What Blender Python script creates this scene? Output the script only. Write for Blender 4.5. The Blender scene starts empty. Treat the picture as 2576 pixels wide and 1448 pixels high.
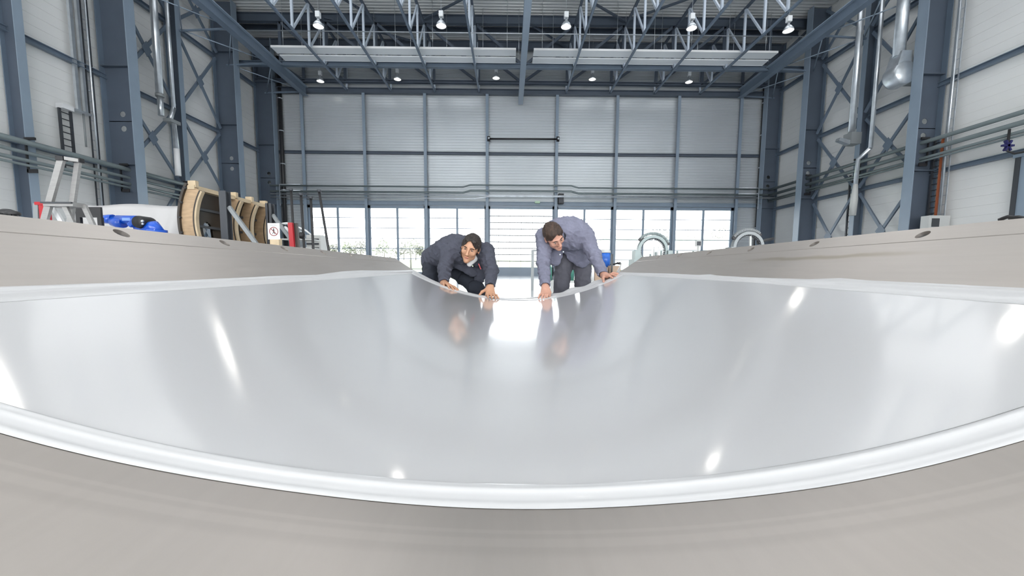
import bpy, bmesh, math, random
import numpy as np
from mathutils import Vector, Matrix
random.seed(7); rng = np.random.default_rng(5)
SC = bpy.context.scene; COL = SC.collection
R_ = math.radians

# ---------------------------------------------------------------- camera
CAM_H = 0.58
cd = bpy.data.cameras.new('camera'); cam = bpy.data.objects.new('camera', cd); COL.objects.link(cam); SC.camera = cam
cd.sensor_width = 36; cd.lens = 36 * 1000 / 2576; cd.shift_y = 46 / 2576; cd.clip_start = 0.02; cd.clip_end = 900
cam.matrix_world = Matrix.Translation((0, 0, CAM_H)) @ Matrix.Rotation(R_(-.57), 4, 'Z') @ Matrix.Rotation(R_(90 - 5.14), 4, 'X') @ Matrix.Rotation(R_(.33), 4, 'Z')
_CR = np.array(cam.matrix_world.to_3x3())
def at(px, py, y):
    """world point seen at photo pixel (px, py) at the distance y down the hall"""
    d = _CR @ np.array([(px - 1288) / 1000, -(py - 770) / 1000, -1.]); t = y / d[1]
    return Vector((d[0] * t, y, CAM_H + d[2] * t))
def atx(px, py, x):
    d = _CR @ np.array([(px - 1288) / 1000, -(py - 770) / 1000, -1.]); t = x / d[0]
    return Vector((x, d[1] * t, CAM_H + d[2] * t))

# ---------------------------------------------------------------- world, light, exposure
SKY_STRENGTH = 4.4; SKYLIGHT = 0.76; LAMP_W = 20.0
SC.view_settings.view_transform = 'Standard'; SC.view_settings.look = 'None'
SC.view_settings.gamma = 1; SC.view_settings.exposure = 0.80; SC.view_settings.use_curve_mapping = False
w = bpy.data.worlds.new('world'); SC.world = w; w.use_nodes = True
nt = w.node_tree; bg = nt.nodes['Background']
tc = nt.nodes.new('ShaderNodeTexCoord'); sep = nt.nodes.new('ShaderNodeSeparateXYZ'); cr = nt.nodes.new('ShaderNodeValToRGB')
nt.links.new(tc.outputs['Generated'], sep.inputs[0]); nt.links.new(sep.outputs['Z'], cr.inputs[0]); nt.links.new(cr.outputs[0], bg.inputs[0])
cr.color_ramp.elements[0].color = (1, 1, 1, 1); cr.color_ramp.elements[0].position = 0
cr.color_ramp.elements[1].color = (.92, .965, 1, 1); cr.color_ramp.elements[1].position = 1
bg.inputs[1].default_value = SKY_STRENGTH
SC.cycles.max_bounces = 9; SC.cycles.diffuse_bounces = 5; SC.cycles.glossy_bounces = 5
SC.cycles.transparent_max_bounces = 12; SC.cycles.sample_clamp_indirect = 6; SC.cycles.caustics_reflective = False

# ---------------------------------------------------------------- materials
def mat(name, col, rough=.5, metal=0., var=0., scale=3., coat=0., coat_rough=.05, bump=0., bscale=40., stretch=(1, 1, 1), emit=None, est=0., spec=.5):
    m = bpy.data.materials.new(name); m.use_nodes = True; n = m.node_tree; b = n.nodes['Principled BSDF']
    b.inputs['Base Color'].default_value = (*col, 1); b.inputs['Roughness'].default_value = rough; b.inputs['Metallic'].default_value = metal
    b.inputs['Coat Weight'].default_value = coat; b.inputs['Coat Roughness'].default_value = coat_rough
    b.inputs['Specular IOR Level'].default_value = spec
    if var or bump:
        t = n.nodes.new('ShaderNodeTexCoord'); mp = n.nodes.new('ShaderNodeMapping'); mp.inputs['Scale'].default_value = stretch
        n.links.new(t.outputs['Object'], mp.inputs[0])
    if var:
        no = n.nodes.new('ShaderNodeTexNoise'); no.inputs['Scale'].default_value = scale; no.inputs['Detail'].default_value = 6
        n.links.new(mp.outputs[0], no.inputs[0]); r = n.nodes.new('ShaderNodeValToRGB'); n.links.new(no.outputs[0], r.inputs[0])
        r.color_ramp.elements[0].position = .3; r.color_ramp.elements[1].position = .7
        r.color_ramp.elements[0].color = (*[c * (1 - var) for c in col], 1); r.color_ramp.elements[1].color = (*[min(1, c * (1 + var)) for c in col], 1)
        n.links.new(r.outputs[0], b.inputs['Base Color'])
    if bump:
        n2 = n.nodes.new('ShaderNodeTexNoise'); n2.inputs['Scale'].default_value = bscale; n.links.new(mp.outputs[0], n2.inputs[0])
        bp = n.nodes.new('ShaderNodeBump'); bp.inputs['Strength'].default_value = bump; bp.inputs['Distance'].default_value = .02
        n.links.new(n2.outputs[0], bp.inputs['Height']); n.links.new(bp.outputs[0], b.inputs['Normal'])
    if emit: b.inputs['Emission Color'].default_value = (*emit, 1); b.inputs['Emission Strength'].default_value = est
    return m
M = {}
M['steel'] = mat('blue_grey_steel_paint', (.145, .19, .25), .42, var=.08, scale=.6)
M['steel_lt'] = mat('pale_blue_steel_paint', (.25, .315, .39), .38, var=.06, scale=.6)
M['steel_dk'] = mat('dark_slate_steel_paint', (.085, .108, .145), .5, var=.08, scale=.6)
M['truss_lit'] = mat('lit_truss_steel', (.5, .57, .66), .35)  # truss steel lightened so verticals and diagonals carry their light in the colour
M['galv'] = mat('galvanised_steel', (.62, .66, .70), .3, .75, var=.12, scale=2)
M['pipe'] = mat('grey_green_pipe', (.16, .195, .205), .4, .2, var=.06)
M['wall'] = mat('white_wall_panel', (.83, .835, .825), .38, var=.02, scale=.3)
M['wallback'] = mat('silver_corrugated_sheet', (.62, .66, .69), .24, .35, var=.03, scale=.4)
M['roof'] = mat('grey_roof_sheet', (.62, .64, .64), .5, .1, var=.05, scale=.3)
M['floor'] = mat('pale_epoxy_floor', (.62, .65, .68), .09, var=.04, scale=.5, spec=.6)
M['black'] = mat('black_plastic', (.018, .018, .02), .45)
M['rubber'] = mat('black_rubber', (.012, .012, .014), .6)
M['dark'] = mat('dark_grey_metal', (.06, .065, .075), .45, .3)
M['white'] = mat('white_paint', (.8, .81, .82), .4)
M['whitem'] = mat('white_enamel_panel', (.82, .85, .87), .35)
M['alu'] = mat('brushed_aluminium', (.36, .355, .35), .4, .5, var=.08, scale=8, stretch=(1, 1, 6))
M['wood'] = mat('birch_plywood', (.43, .30, .18), .55, var=.14, scale=6, stretch=(1, .3, 4))
M['woodpale'] = mat('pale_pine', (.52, .41, .27), .55, var=.1, scale=8)
M['brown'] = mat('dark_brown_laminate', (.040, .032, .026), .45, var=.2, scale=3)
M['blue'] = mat('robot_blue_paint', (.006, .09, .55), .28, coat=.4)
M['bluelt'] = mat('pale_blue_lettering', (.25, .42, .85), .4)
M['red'] = mat('red_paint', (.42, .012, .02), .4)
M['orange'] = mat('orange_paint', (.42, .12, .05), .5)
M['cloth'] = mat('white_dust_sheet', (.50, .495, .495), .8, bump=.2, bscale=4)
M['paper'] = mat('white_paper', (.8, .79, .79), .7)
M['ink'] = mat('dark_red_print', (.22, .05, .05), .7)
M['inkgrey'] = mat('grey_print', (.35, .35, .36), .7)
M['card'] = mat('cardboard', (.42, .31, .23), .75, var=.08)
M['teeth'] = mat('pale_green_grey_casting', (.24, .29, .29), .4, .2, var=.1)
M['greymach'] = mat('mid_grey_machine_paint', (.26, .28, .29), .45, .1)
M['cab'] = mat('light_grey_cabinet', (.55, .56, .55), .45)
M['skin1'] = mat('skin_olive', (.50, .27, .165), .48, var=.07, scale=25)
M['skin2'] = mat('skin_ruddy', (.56, .30, .22), .48, var=.09, scale=25)
M['hair1'] = mat('dark_brown_hair', (.022, .016, .013), .55, var=.5, scale=60, bump=.6, bscale=120, stretch=(1, 1, .3))
M['hair2'] = mat('brown_hair', (.045, .025, .017), .6, var=.5, scale=60, bump=.6, bscale=120, stretch=(1, 1, .3))
M['jack1'] = mat('slate_work_jacket_cloth', (.055, .059, .082), .85, var=.12, scale=18, bump=.25, bscale=22)
M['jack2'] = mat('grey_blue_work_jacket_cloth', (.175, .18, .245), .85, var=.12, scale=18, bump=.25, bscale=22)
M['trou1'] = mat('navy_work_trousers', (.018, .022, .034), .85, var=.2, scale=12)
M['trou2'] = mat('charcoal_work_trousers', (.10, .10, .122), .85, var=.15, scale=12, bump=.2, bscale=18)
M['shirt'] = mat('white_shirt_cloth', (.72, .72, .72), .8)
M['eyew'] = mat('eye_white', (.42, .39, .36), .3)
M['eyed'] = mat('dark_iris', (.02, .013, .01), .2)
M['lip'] = mat('lip_skin', (.42, .16, .12), .5)
M['sole'] = mat('black_boot_leather', (.02, .02, .02), .5)
M['steelw'] = mat('polished_watch_steel', (.7, .7, .7), .2, 1)
M['glassgreen'] = mat('green_bottle_plastic', (.05, .2, .16), .3)
M['grass'] = mat('sunlit_meadow_grass', (.235, .275, .14), .9, var=.25, scale=.15)
M['asph'] = mat('pale_concrete_apron', (.36, .37, .38), .8, var=.06, scale=.2)
M['leaf'] = mat('spring_tree_foliage', (.27, .285, .23), .9, var=.3, scale=.6)
M['leafb'] = mat('bare_brown_twigs', (.29, .285, .26), .9, var=.25, scale=.6)
M['postw'] = mat('weathered_post', (.22, .21, .17), .8, var=.4, scale=1.5)
def glass_mat():
    m = bpy.data.materials.new('window_glass'); m.use_nodes = True; n = m.node_tree; n.nodes.clear()
    o = n.nodes.new('ShaderNodeOutputMaterial'); mx = n.nodes.new('ShaderNodeMixShader'); t = n.nodes.new('ShaderNodeBsdfTransparent'); g = n.nodes.new('ShaderNodeBsdfGlossy'); f = n.nodes.new('ShaderNodeFresnel')
    f.inputs[0].default_value = 1.35; g.inputs['Roughness'].default_value = .02; t.inputs[0].default_value = (.97, .985, 1, 1)
    n.links.new(f.outputs[0], mx.inputs[0]); n.links.new(t.outputs[0], mx.inputs[1]); n.links.new(g.outputs[0], mx.inputs[2]); n.links.new(mx.outputs[0], o.inputs[0])
    return m
M['glass'] = glass_mat()
M['skylight'] = mat('translucent_skylight_panel', (.8, .8, .8), .5, emit=(.97, .985, 1), est=SKYLIGHT)
M['lampglass'] = mat('frosted_lamp_glass', (.6, .62, .62), .25, emit=(1, .95, .85), est=1.0)

def mould_mat():
    m = bpy.data.materials.new('brushed_invar_mould'); m.use_nodes = True; n = m.node_tree; b = n.nodes['Principled BSDF']; L = n.links
    t = n.nodes.new('ShaderNodeTexCoord')
    def noise(scale, st, det=6):
        mp = n.nodes.new('ShaderNodeMapping'); mp.inputs['Scale'].default_value = st; L.new(t.outputs['Object'], mp.inputs[0])
        x = n.nodes.new('ShaderNodeTexNoise'); x.inputs['Scale'].default_value = scale; x.inputs['Detail'].default_value = det; L.new(mp.outputs[0], x.inputs[0]); return x
    big = noise(1.6, (1, .8, 1)); streak = noise(9, (8, .5, 8)); fine = noise(60, (1, .12, 1))
    r = n.nodes.new('ShaderNodeValToRGB'); L.new(big.outputs[0], r.inputs[0])
    r.color_ramp.elements[0].position = .3; r.color_ramp.elements[1].position = .7
    r.color_ramp.elements[0].color = (.56, .512, .472, 1); r.color_ramp.elements[1].color = (.625, .572, .53, 1)
    def mul(a, colsock, fac):
        x = n.nodes.new('ShaderNodeMix'); x.data_type = 'RGBA'; x.blend_type = 'MULTIPLY'; x.inputs[0].default_value = fac
        L.new(a, x.inputs[6]); L.new(colsock, x.inputs[7]); return x.outputs[2]
    rs = n.nodes.new('ShaderNodeValToRGB'); L.new(streak.outputs[0], rs.inputs[0]); rs.color_ramp.elements[0].position = .35; rs.color_ramp.elements[1].position = .6
    rs.color_ramp.elements[0].color = (.975, .975, .975, 1)
    c = mul(r.outputs[0], rs.outputs[0], 1)
    # wear bands rubbed across the near end of the mould, and one smear high on the right flank
    sp = n.nodes.new('ShaderNodeSeparateXYZ'); L.new(t.outputs['Object'], sp.inputs[0])
    ad = n.nodes.new('ShaderNodeMath'); ad.operation = 'MULTIPLY_ADD'; L.new(sp.outputs['X'], ad.inputs[0]); ad.inputs[1].default_value = -.03; L.new(sp.outputs['Y'], ad.inputs[2])
    mr = n.nodes.new('ShaderNodeMapRange'); mr.inputs['From Min'].default_value = .25; mr.inputs['From Max'].default_value = .45; L.new(ad.outputs[0], mr.inputs[0])
    rb = n.nodes.new('ShaderNodeValToRGB'); L.new(mr.outputs[0], rb.inputs[0]); e = rb.color_ramp.elements
    e[0].position = 0; e[0].color = (1, 1, 1, 1); e[1].position = 1; e[1].color = (1, 1, 1, 1)
    for p, v in ((.32, 1), (.36, .93), (.385, .93), (.40, .985), (.44, .985), (.455, .92), (.475, .92), (.485, .97), (.5, .97), (.51, .905), (.66, .89), (.70, .89), (.78, .97)):
        q = e.new(p); q.color = (v, v, v, 1)
    c = mul(c, rb.outputs[0], 1)
    def mth(op, a, bb=None, cc=None):
        x = n.nodes.new('ShaderNodeMath'); x.operation = op
        for i_, q in enumerate((a, bb, cc)):
            if q is None: continue
            if isinstance(q, (int, float)): x.inputs[i_].default_value = q
            else: L.new(q, x.inputs[i_])
        return x.outputs[0]
    ang = mth('DEGREES' if False else 'MULTIPLY', mth('ARCTAN2', sp.outputs['X'], mth('SUBTRACT', 2.1133, sp.outputs['Z'])), 57.2958)
    wobn = noise(5, (1, 1, 1), 3); ang = mth('ADD', ang, mth('MULTIPLY', mth('SUBTRACT', wobn.outputs[0], .5), 1.1))
    da = mth('ABSOLUTE', mth('SUBTRACT', ang, 33.3)); ma = n.nodes.new('ShaderNodeMapRange'); ma.interpolation_type = 'SMOOTHSTEP'; L.new(da, ma.inputs[0]); ma.inputs[1].default_value = .55; ma.inputs[2].default_value = .05
    dy = mth('ABSOLUTE', mth('SUBTRACT', sp.outputs['Y'], 1.38)); my = n.nodes.new('ShaderNodeMapRange'); my.interpolation_type = 'SMOOTHSTEP'; L.new(dy, my.inputs[0]); my.inputs[1].default_value = .48; my.inputs[2].default_value = .15
    x = n.nodes.new('ShaderNodeMix'); x.data_type = 'RGBA'; x.blend_type = 'MULTIPLY'; L.new(mth('MULTIPLY', ma.outputs[0], my.outputs[0]), x.inputs[0]); L.new(c, x.inputs[6]); x.inputs[7].default_value = (.74, .71, .62, 1); c = x.outputs[2]
    L.new(c, b.inputs['Base Color'])
    b.inputs['Metallic'].default_value = .75
    rr = n.nodes.new('ShaderNodeMapRange'); L.new(fine.outputs[0], rr.inputs[0]); rr.inputs['To Min'].default_value = .30; rr.inputs['To Max'].default_value = .42
    L.new(rr.outputs[0], b.inputs['Roughness'])
    bp = n.nodes.new('ShaderNodeBump'); bp.inputs['Strength'].default_value = .03; bp.inputs['Distance'].default_value = .003; L.new(streak.outputs[0], bp.inputs['Height']); L.new(bp.outputs[0], b.inputs['Normal'])
    return m
M['mould'] = mould_mat()
M['sheet'] = mat('glossy_white_gelcoat_film', (.60, .60, .61), .30, coat=1, coat_rough=.08, var=.008, scale=1.5)
M['margin'] = mat('milky_vacuum_film', (.655, .655, .665), .34, coat=.25, coat_rough=.08)

# ---------------------------------------------------------------- mesh builder
class MB:
    def __init__(s): s.v = []; s.f = []; s.sm = []
    def add(s, vs, fs, smooth=False):
        o = len(s.v); s.v += [tuple(v) for v in vs]; s.f += [tuple(i + o for i in f) for f in fs]; s.sm += [smooth] * len(fs)
    def box(s, x0, x1, y0, y1, z0, z1):
        s.add([(x0, y0, z0), (x1, y0, z0), (x1, y1, z0), (x0, y1, z0), (x0, y0, z1), (x1, y0, z1), (x1, y1, z1), (x0, y1, z1)],
              [(0, 3, 2, 1), (4, 5, 6, 7), (0, 1, 5, 4), (1, 2, 6, 5), (2, 3, 7, 6), (3, 0, 4, 7)]); return s
    def bar(s, a, b, w, h, up=(0, 0, 1)):
        a = Vector(a); b = Vector(b); d = (b - a).normalized(); u = Vector(up)
        if abs(d.dot(u)) > .98: u = Vector((0, 1, 0)) if abs(d.y) < .9 else Vector((1, 0, 0))
        sd = d.cross(u).normalized(); u = sd.cross(d).normalized(); vs = []
        for p in (a, b):
            for i, j in ((-1, -1), (1, -1), (1, 1), (-1, 1)): vs.append(p + sd * (i * w / 2) + u * (j * h / 2))
        s.add(vs, [(0, 1, 2, 3), (7, 6, 5, 4), (0, 4, 5, 1), (1, 5, 6, 2), (2, 6, 7, 3), (3, 7, 4, 0)]); return s
    def ibeam(s, a, b, w, h, tf, tw, up=(0, 0, 1)):
        a = Vector(a); b = Vector(b); d = (b - a).normalized(); u = Vector(up); sd = d.cross(u).normalized(); u = sd.cross(d).normalized()
        s.bar(a, b, tw, h, up); o = u * (h / 2 - tf / 2); s.bar(a + o, b + o, w, tf, up); s.bar(a - o, b - o, w, tf, up); return s
    def tube(s, pts, r, n=10, cap=True, smooth=True):
        pts = [Vector(p) for p in pts]; rs = r if isinstance(r, (list, tuple)) else [r] * len(pts); rings = []
        t0 = (pts[1] - pts[0]).normalized(); u = t0.orthogonal().normalized()
        for i, p in enumerate(pts):
            t = (pts[min(i + 1, len(pts) - 1)] - pts[max(i - 1, 0)]).normalized(); u = (u - t * u.dot(t)).normalized(); v = t.cross(u)
            rings += [p + (u * math.cos(2 * math.pi * k / n) + v * math.sin(2 * math.pi * k / n)) * rs[i] for k in range(n)]
        fs = [(i * n + k, i * n + (k + 1) % n, (i + 1) * n + (k + 1) % n, (i + 1) * n + k) for i in range(len(pts) - 1) for k in range(n)]
        s.add(rings, fs, smooth)
        if cap:
            o = len(s.v) - len(rings); s.f += [tuple(o + k for k in reversed(range(n))), tuple(o + (len(pts) - 1) * n + k for k in range(n))]; s.sm += [False, False]
        return s
    def lathe(s, prof, c=(0, 0, 0), n=24, axis='Z', smooth=True):
        vs = []
        for r, h in prof:
            for k in range(n):
                a = 2 * math.pi * k / n; x, y = r * math.cos(a), r * math.sin(a)
                q = (x, y, h) if axis == 'Z' else ((h, x, y) if axis == 'X' else (x, h, y)); vs.append((q[0] + c[0], q[1] + c[1], q[2] + c[2]))
        fs = [(i * n + k, i * n + (k + 1) % n, (i + 1) * n + (k + 1) % n, (i + 1) * n + k) for i in range(len(prof) - 1) for k in range(n)]
        s.add(vs, fs, smooth); return s
    def ball(s, c, rx, ry=None, rz=None, n=12, m=8):
        ry = ry or rx; rz = rz or rx; vs = [(c[0], c[1], c[2] - rz)]; 
        for i in range(1, m):
            t = math.pi * i / m
            for k in range(n): a = 2 * math.pi * k / n; vs.append((c[0] + rx * math.sin(t) * math.cos(a), c[1] + ry * math.sin(t) * math.sin(a), c[2] - rz * math.cos(t)))
        vs.append((c[0], c[1], c[2] + rz)); fs = [(0, 1 + (k + 1) % n, 1 + k) for k in range(n)]
        for i in range(m - 2): fs += [(1 + i * n + k, 1 + i * n + (k + 1) % n, 1 + (i + 1) * n + (k + 1) % n, 1 + (i + 1) * n + k) for k in range(n)]
        l = len(vs) - 1; fs += [(l, l - n + k, l - n + (k + 1) % n) for k in range(n)]; s.add(vs, fs, True); return s
    def prism(s, poly, axis, a, b):
        """extrude a 2-D outline along an axis; the outline is (x,z) for Y, (y,z) for X, (x,y) for Z"""
        def P(p, h): return {'Y': (p[0], h, p[1]), 'X': (h, p[0], p[1]), 'Z': (p[0], p[1], h)}[axis]
        n = len(poly); s.add([P(p, a) for p in poly] + [P(p, b) for p in poly], [tuple(range(n)), tuple(reversed(range(n, 2 * n)))] + [(i, i + n, (i + 1) % n + n, (i + 1) % n) for i in range(n)]); return s
    def build(s, name, m, parent=None, bevel=0, fixn=True):
        me = bpy.data.meshes.new(name); off = Vector((0, 0, 0))
        if parent is not None:
            q = parent
            while q is not None: off += q.location; q = q.parent
            if parent.get('_local'): off = Vector((0, 0, 0))
        me.from_pydata([(v[0] - off.x, v[1] - off.y, v[2] - off.z) for v in s.v], [], s.f); me.polygons.foreach_set('use_smooth', s.sm)
        if fixn:
            b = bmesh.new(); b.from_mesh(me); bmesh.ops.recalc_face_normals(b, faces=b.faces); b.to_mesh(me); b.free()
        me.materials.append(m if not isinstance(m, str) else M[m]); o = bpy.data.objects.new(name, me); COL.objects.link(o); o.parent = parent
        if bevel:
            md = o.modifiers.new('bevel', 'BEVEL'); md.width = bevel; md.segments = 2; md.limit_method = 'ANGLE'
        return o
def tag(o, label, cat, group=None, kind=None):
    o['label'] = label; o['category'] = cat
    if group: o['group'] = group
    if kind: o['kind'] = kind
    return o
def thing(name, label, cat, loc=(0, 0, 0), group=None, local=False):
    o = bpy.data.objects.new(name, None); COL.objects.link(o); o.location = loc; o.empty_display_size = .1
    if local: o['_local'] = 1
    return tag(o, label, cat, group)
def struct(o, label=None, cat=None):
    o['kind'] = 'structure'
    if label: o['label'] = label
    if cat: o['category'] = cat
    return o
def dup(root, loc, rotz=0, label=None):
    r = root.copy(); COL.objects.link(r); r.location = loc; r.rotation_euler = (0, 0, rotz)
    if label: r['label'] = label
    def rec(src, dst):
        for ch in src.children:
            c = ch.copy(); COL.objects.link(c); c.parent = dst; rec(ch, c)
    rec(root, r); return r
ORD = ['first', 'second', 'third', 'fourth', 'fifth', 'sixth', 'seventh', 'eighth', 'ninth']

# ================================================================ THE HALL
YB = 45.5; LX = -27.35; RX = 29.6; ZR = 24.9; Z1 = 7.75
struct(MB().box(LX - 1, RX + 1, -24, YB + .3, -.3, 0).build('floor', 'floor'), 'glossy pale grey hall floor', 'floor')
def corr(mb, axis, u0, u1, v0, v1, base, pitch, depth, sgn):
    """corrugated sheet: ribs run along u, profile steps along v"""
    prof = []; v = v0
    while v < v1 - 1e-6:
        for a, d in ((0, 0), (.42, 0), (.5, depth), (.92, depth)):
            vv = v + a * pitch
            if vv <= v1: prof.append((vv, base + sgn * d))
        v += pitch
    prof.append((v1, base)); vs = []
    for vv, d in prof:
        for u in (u0, u1): vs.append((u, vv, d) if axis == 'roof' else (u, d, vv))
    mb.add(vs, [(2 * i, 2 * i + 1, 2 * i + 3, 2 * i + 2) for i in range(len(prof) - 1)])
rf = MB(); SKY = [(-21.5, -3.3), (7.5, 26)]; SY = [(-21, -16), (-11, -6), (-1, 4), (9, 14), (25, 34)]   # skylight bands across the hall; the nearer ones are added for soft top light
ys = [-24]
for y, ye in SY: ys += [y, ye]
ys.append(YB + .3)
for i in range(0, len(ys), 2): corr(rf, 'roof', LX - 1, RX + 1, ys[i], ys[i + 1], ZR, .42, .09, 1)
for y, ye in SY:
    for a, b in ((LX - 1, SKY[0][0]), (SKY[0][1], SKY[1][0]), (SKY[1][1], RX + 1)): corr(rf, 'roof', a, b, y, ye, ZR, .42, .09, 1)
rf.box(LX - 1, RX + 1, -24, YB + .3, ZR + 1.6, ZR + 1.7)
struct(rf.build('ceiling', 'roof', fixn=False), 'grey corrugated roof sheeting', 'roof')
nsk = 0
for y, ye in SY:
    for a, b in SKY:
        nsk += 1; struct(MB().box(a, b, y, ye, ZR + .1, ZR + .14).build('window_%d' % (20 + nsk), 'skylight'), 'unseen translucent roof light panel', 'skylight')
# side walls: sandwich panels with a shadow gap every 0.6 m
def sidewall(x, sgn, name):
    mb = MB(); prof = []; z = 0
    while z < ZR + 1:
        prof += [(z + .012, 0), (z + .588, 0), (z + .592, .018), (z + .6, .018)]; z += .6
        prof.append((z + .008, .018))
    vs = []
    for zz, d in prof:
        for y in (-24, YB + .2): vs.append((x + sgn * d, y, zz))
    mb.add(vs, [(2 * i, 2 * i + 1, 2 * i + 3, 2 * i + 2) for i in range(len(prof) - 1)])
    mb.box(x + sgn * .03, x + sgn * .2, -24, YB + .2, 0, ZR + 1)
    return struct(mb.build(name, 'wall', fixn=False), name.split('_')[1] + ' hall wall of white panels', 'wall')
sidewall(LX, -1, 'wall_left'); sidewall(RX, 1, 'wall_right')
# front wall behind the camera with the open hangar door
fw = MB(); fw.box(LX, -20, -24.2, -24, 0, ZR); fw.box(22, RX, -24.2, -24, 0, ZR); fw.box(-20, 22, -24.2, -24, 12, ZR)
struct(fw.build('wall_front', 'wall'), 'front wall around the open hangar door', 'wall')
# back wall
PX = [771, 923, 1073, 1226, 1398, 1546, 1697, 1850]
PXW = [at(p, 450, YB).x for p in PX]
bw = MB(); corr(bw, 'wall', LX, RX, Z1, ZR, YB, .30, .045, 1)
corr(bw, 'wall', LX, PXW[0], 0, Z1, YB, .30, .045, 1); corr(bw, 'wall', PXW[-1], RX, 0, Z1, YB, .30, .045, 1)
bw.box(LX, RX, YB + .12, YB + .2, Z1, ZR); bw.box(LX, PXW[0], YB + .12, YB + .2, 0, Z1); bw.box(PXW[-1], RX, YB + .12, YB + .2, 0, Z1)
struct(bw.build('wall_back', 'wallback', fixn=False), 'back wall of silver corrugated sheet', 'wall')
# glazing bays between the posts
for i in range(7):
    x0, x1 = PXW[i] + .02, PXW[i + 1] - .02; door = i == 3
    nm = 'door_1' if door else 'window_%d' % (i + 1 if i < 3 else i)
    fr = MB(); t = .30; zb = .95 if door else .35
    fr.box(x0, x0 + t, YB - .05, YB + .15, 0, Z1); fr.box(x1 - t, x1, YB - .05, YB + .15, 0, Z1); fr.box(x0, x1, YB - .05, YB + .15, Z1 - .3, Z1)
    fr.box(x0, x1, YB - .05, YB + .15, 0, zb)
    if not door: fr.box((x0 + x1) / 2 - .12, (x0 + x1) / 2 + .12, YB - .06, YB + .12, 0, Z1)
    F = struct(fr.build(nm, 'steel_lt'), 'sectional glazed gate in the back wall' if door else 'tall glazed bay in the back wall', 'gate' if door else 'window')
    mu = MB(); st = .72 if door else 1.14; z = Z1 - .35 - (st if door else 1.0)
    while z > zb + .2: mu.box(x0, x1, YB, YB + .08, z - (.05 if door else .035), z + (.05 if door else .035)); z -= st
    if door:
        for q in (1 / 6, 2 / 6, 3 / 6, 4 / 6, 5 / 6): mu.box(x0 + (x1 - x0) * q - .015, x0 + (x1 - x0) * q + .015, YB, YB + .07, zb, Z1)
    mu.build('glazing_bar', 'greymach' if door else 'steel_lt', F)
    MB().box(x0, x1, YB + .03, YB + .045, zb, Z1 - .3).build('pane', 'glass', F)
# trims: girts and eave beams
def trim(n, a, b, w, h, m='steel', label=None): return struct(MB().ibeam(a, b, w, h, .04, .03).build('trim_%d' % n, m), label, 'beam')
zg = at(1300, 388, YB).z
trim(1, (LX, YB - .15, zg), (RX, YB - .15, zg), .3, .28, 'steel_dk', 'dark rail across the back wall at mid height')
ze = at(1300, 233, YB - .3).z
trim(2, (LX, YB - .35, ze), (RX, YB - .35, ze), .5, .5, 'steel_dk', 'dark eaves beam along the top of the back wall')
trim(3, (LX, YB - .18, Z1 + .25), (RX, YB - .18, Z1 + .25), .4, .42, 'steel_lt', 'blue grey lintel beam above the windows')
k = 4
for sx, xx in ((-1, LX + .25), (1, RX - .25)):
    for z in (7.5, 13.35, 20.0):
        trim(k, (xx, 16, z), (xx, YB, z), .3, .3, 'steel', ('left' if sx < 0 else 'right') + ' wall rail, ' + {7.5: 'lowest', 13.35: 'middle', 20.0: 'upper'}[z]); k += 1

# ---- back wall posts
for i, x in enumerate(PXW):
    a = thing('wall_post', 'blue grey steel post of the back wall, ' + ORD[i] + ' from the left', 'post', (x, YB - .3, 0), 'back wall posts')
    MB().bar((x, YB - .5, 0), (x, YB - .5, ze - .2), .32, .05, (0, 1, 0)).build('flange', 'steel_lt', a)
    MB().box(x - .03, x + .03, YB - .48, YB - .1, 0, ze - .2).build('web', 'steel', a)
# ---- main columns
YC = [28.2, 38.8, 44.7]
def column(side, xi, xw, y, idx):
    s = 'left' if side < 0 else 'right'
    which = {0: 'nearest, tallest looking', 1: 'middle', 2: 'corner'}[idx]
    a = thing('steel_column', '%s deep blue grey steel column of the %s wall' % (which, s), 'column', (xi, y, 0), 'main columns along the %s wall' % s)
    # web with two round holes
    mb = MB(); t = .03; x0, x1 = sorted((xi, xw)); xm = (x0 + x1) / 2 - .05 * side; top = ZR - .1
    zs = [10.0, 10.95]; r = .19; nseg = 16
    cell = .5
    def plate(za, zb): mb.box(x0, x1, y - t / 2, y + t / 2, za, zb)
    plate(0, zs[0] - cell); plate(zs[1] + cell, top)
    for zc in zs:
        mb.box(x0, xm - cell, y - t / 2, y + t / 2, zc - cell, zc + cell); mb.box(xm + cell, x1, y - t / 2, y + t / 2, zc - cell, zc + cell)
        vs = []; 
        for yy in (y - t / 2, y + t / 2):
            for q in range(nseg):
                an = 2 * math.pi * q / nseg; c, s_ = math.cos(an), math.sin(an); m_ = max(abs(c), abs(s_)); vs.append((xm + r * c, yy, zc + r * s_)); vs.append((xm + cell * c / m_, yy, zc + cell * s_ / m_))
        fs = []; n2 = nseg * 2
        for q in range(nseg):
            b0, b1 = 2 * q, 2 * ((q + 1) % nseg); fs += [(b0, b1, b1 + 1, b0 + 1), (n2 + b0, n2 + b0 + 1, n2 + b1 + 1, n2 + b1), (b0, n2 + b0, n2 + b1, b1)]
        mb.add(vs, fs)
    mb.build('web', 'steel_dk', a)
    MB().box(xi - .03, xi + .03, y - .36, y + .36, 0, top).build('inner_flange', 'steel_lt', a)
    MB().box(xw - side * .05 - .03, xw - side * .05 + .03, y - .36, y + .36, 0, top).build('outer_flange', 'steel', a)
    for z in (7.6, 13.95, 20.4): MB().box(x0, x1, y - .34, y + .3, z - .03, z + .03).build('stiffener', 'steel_dk', a)
    return a
LI, LW, RI, RW = -25.2, -27.15, 27.8, 29.45
for i, y in enumerate(YC): column(-1, LI, LW, y, i); column(1, RI, RW, y - .1, i)
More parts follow.
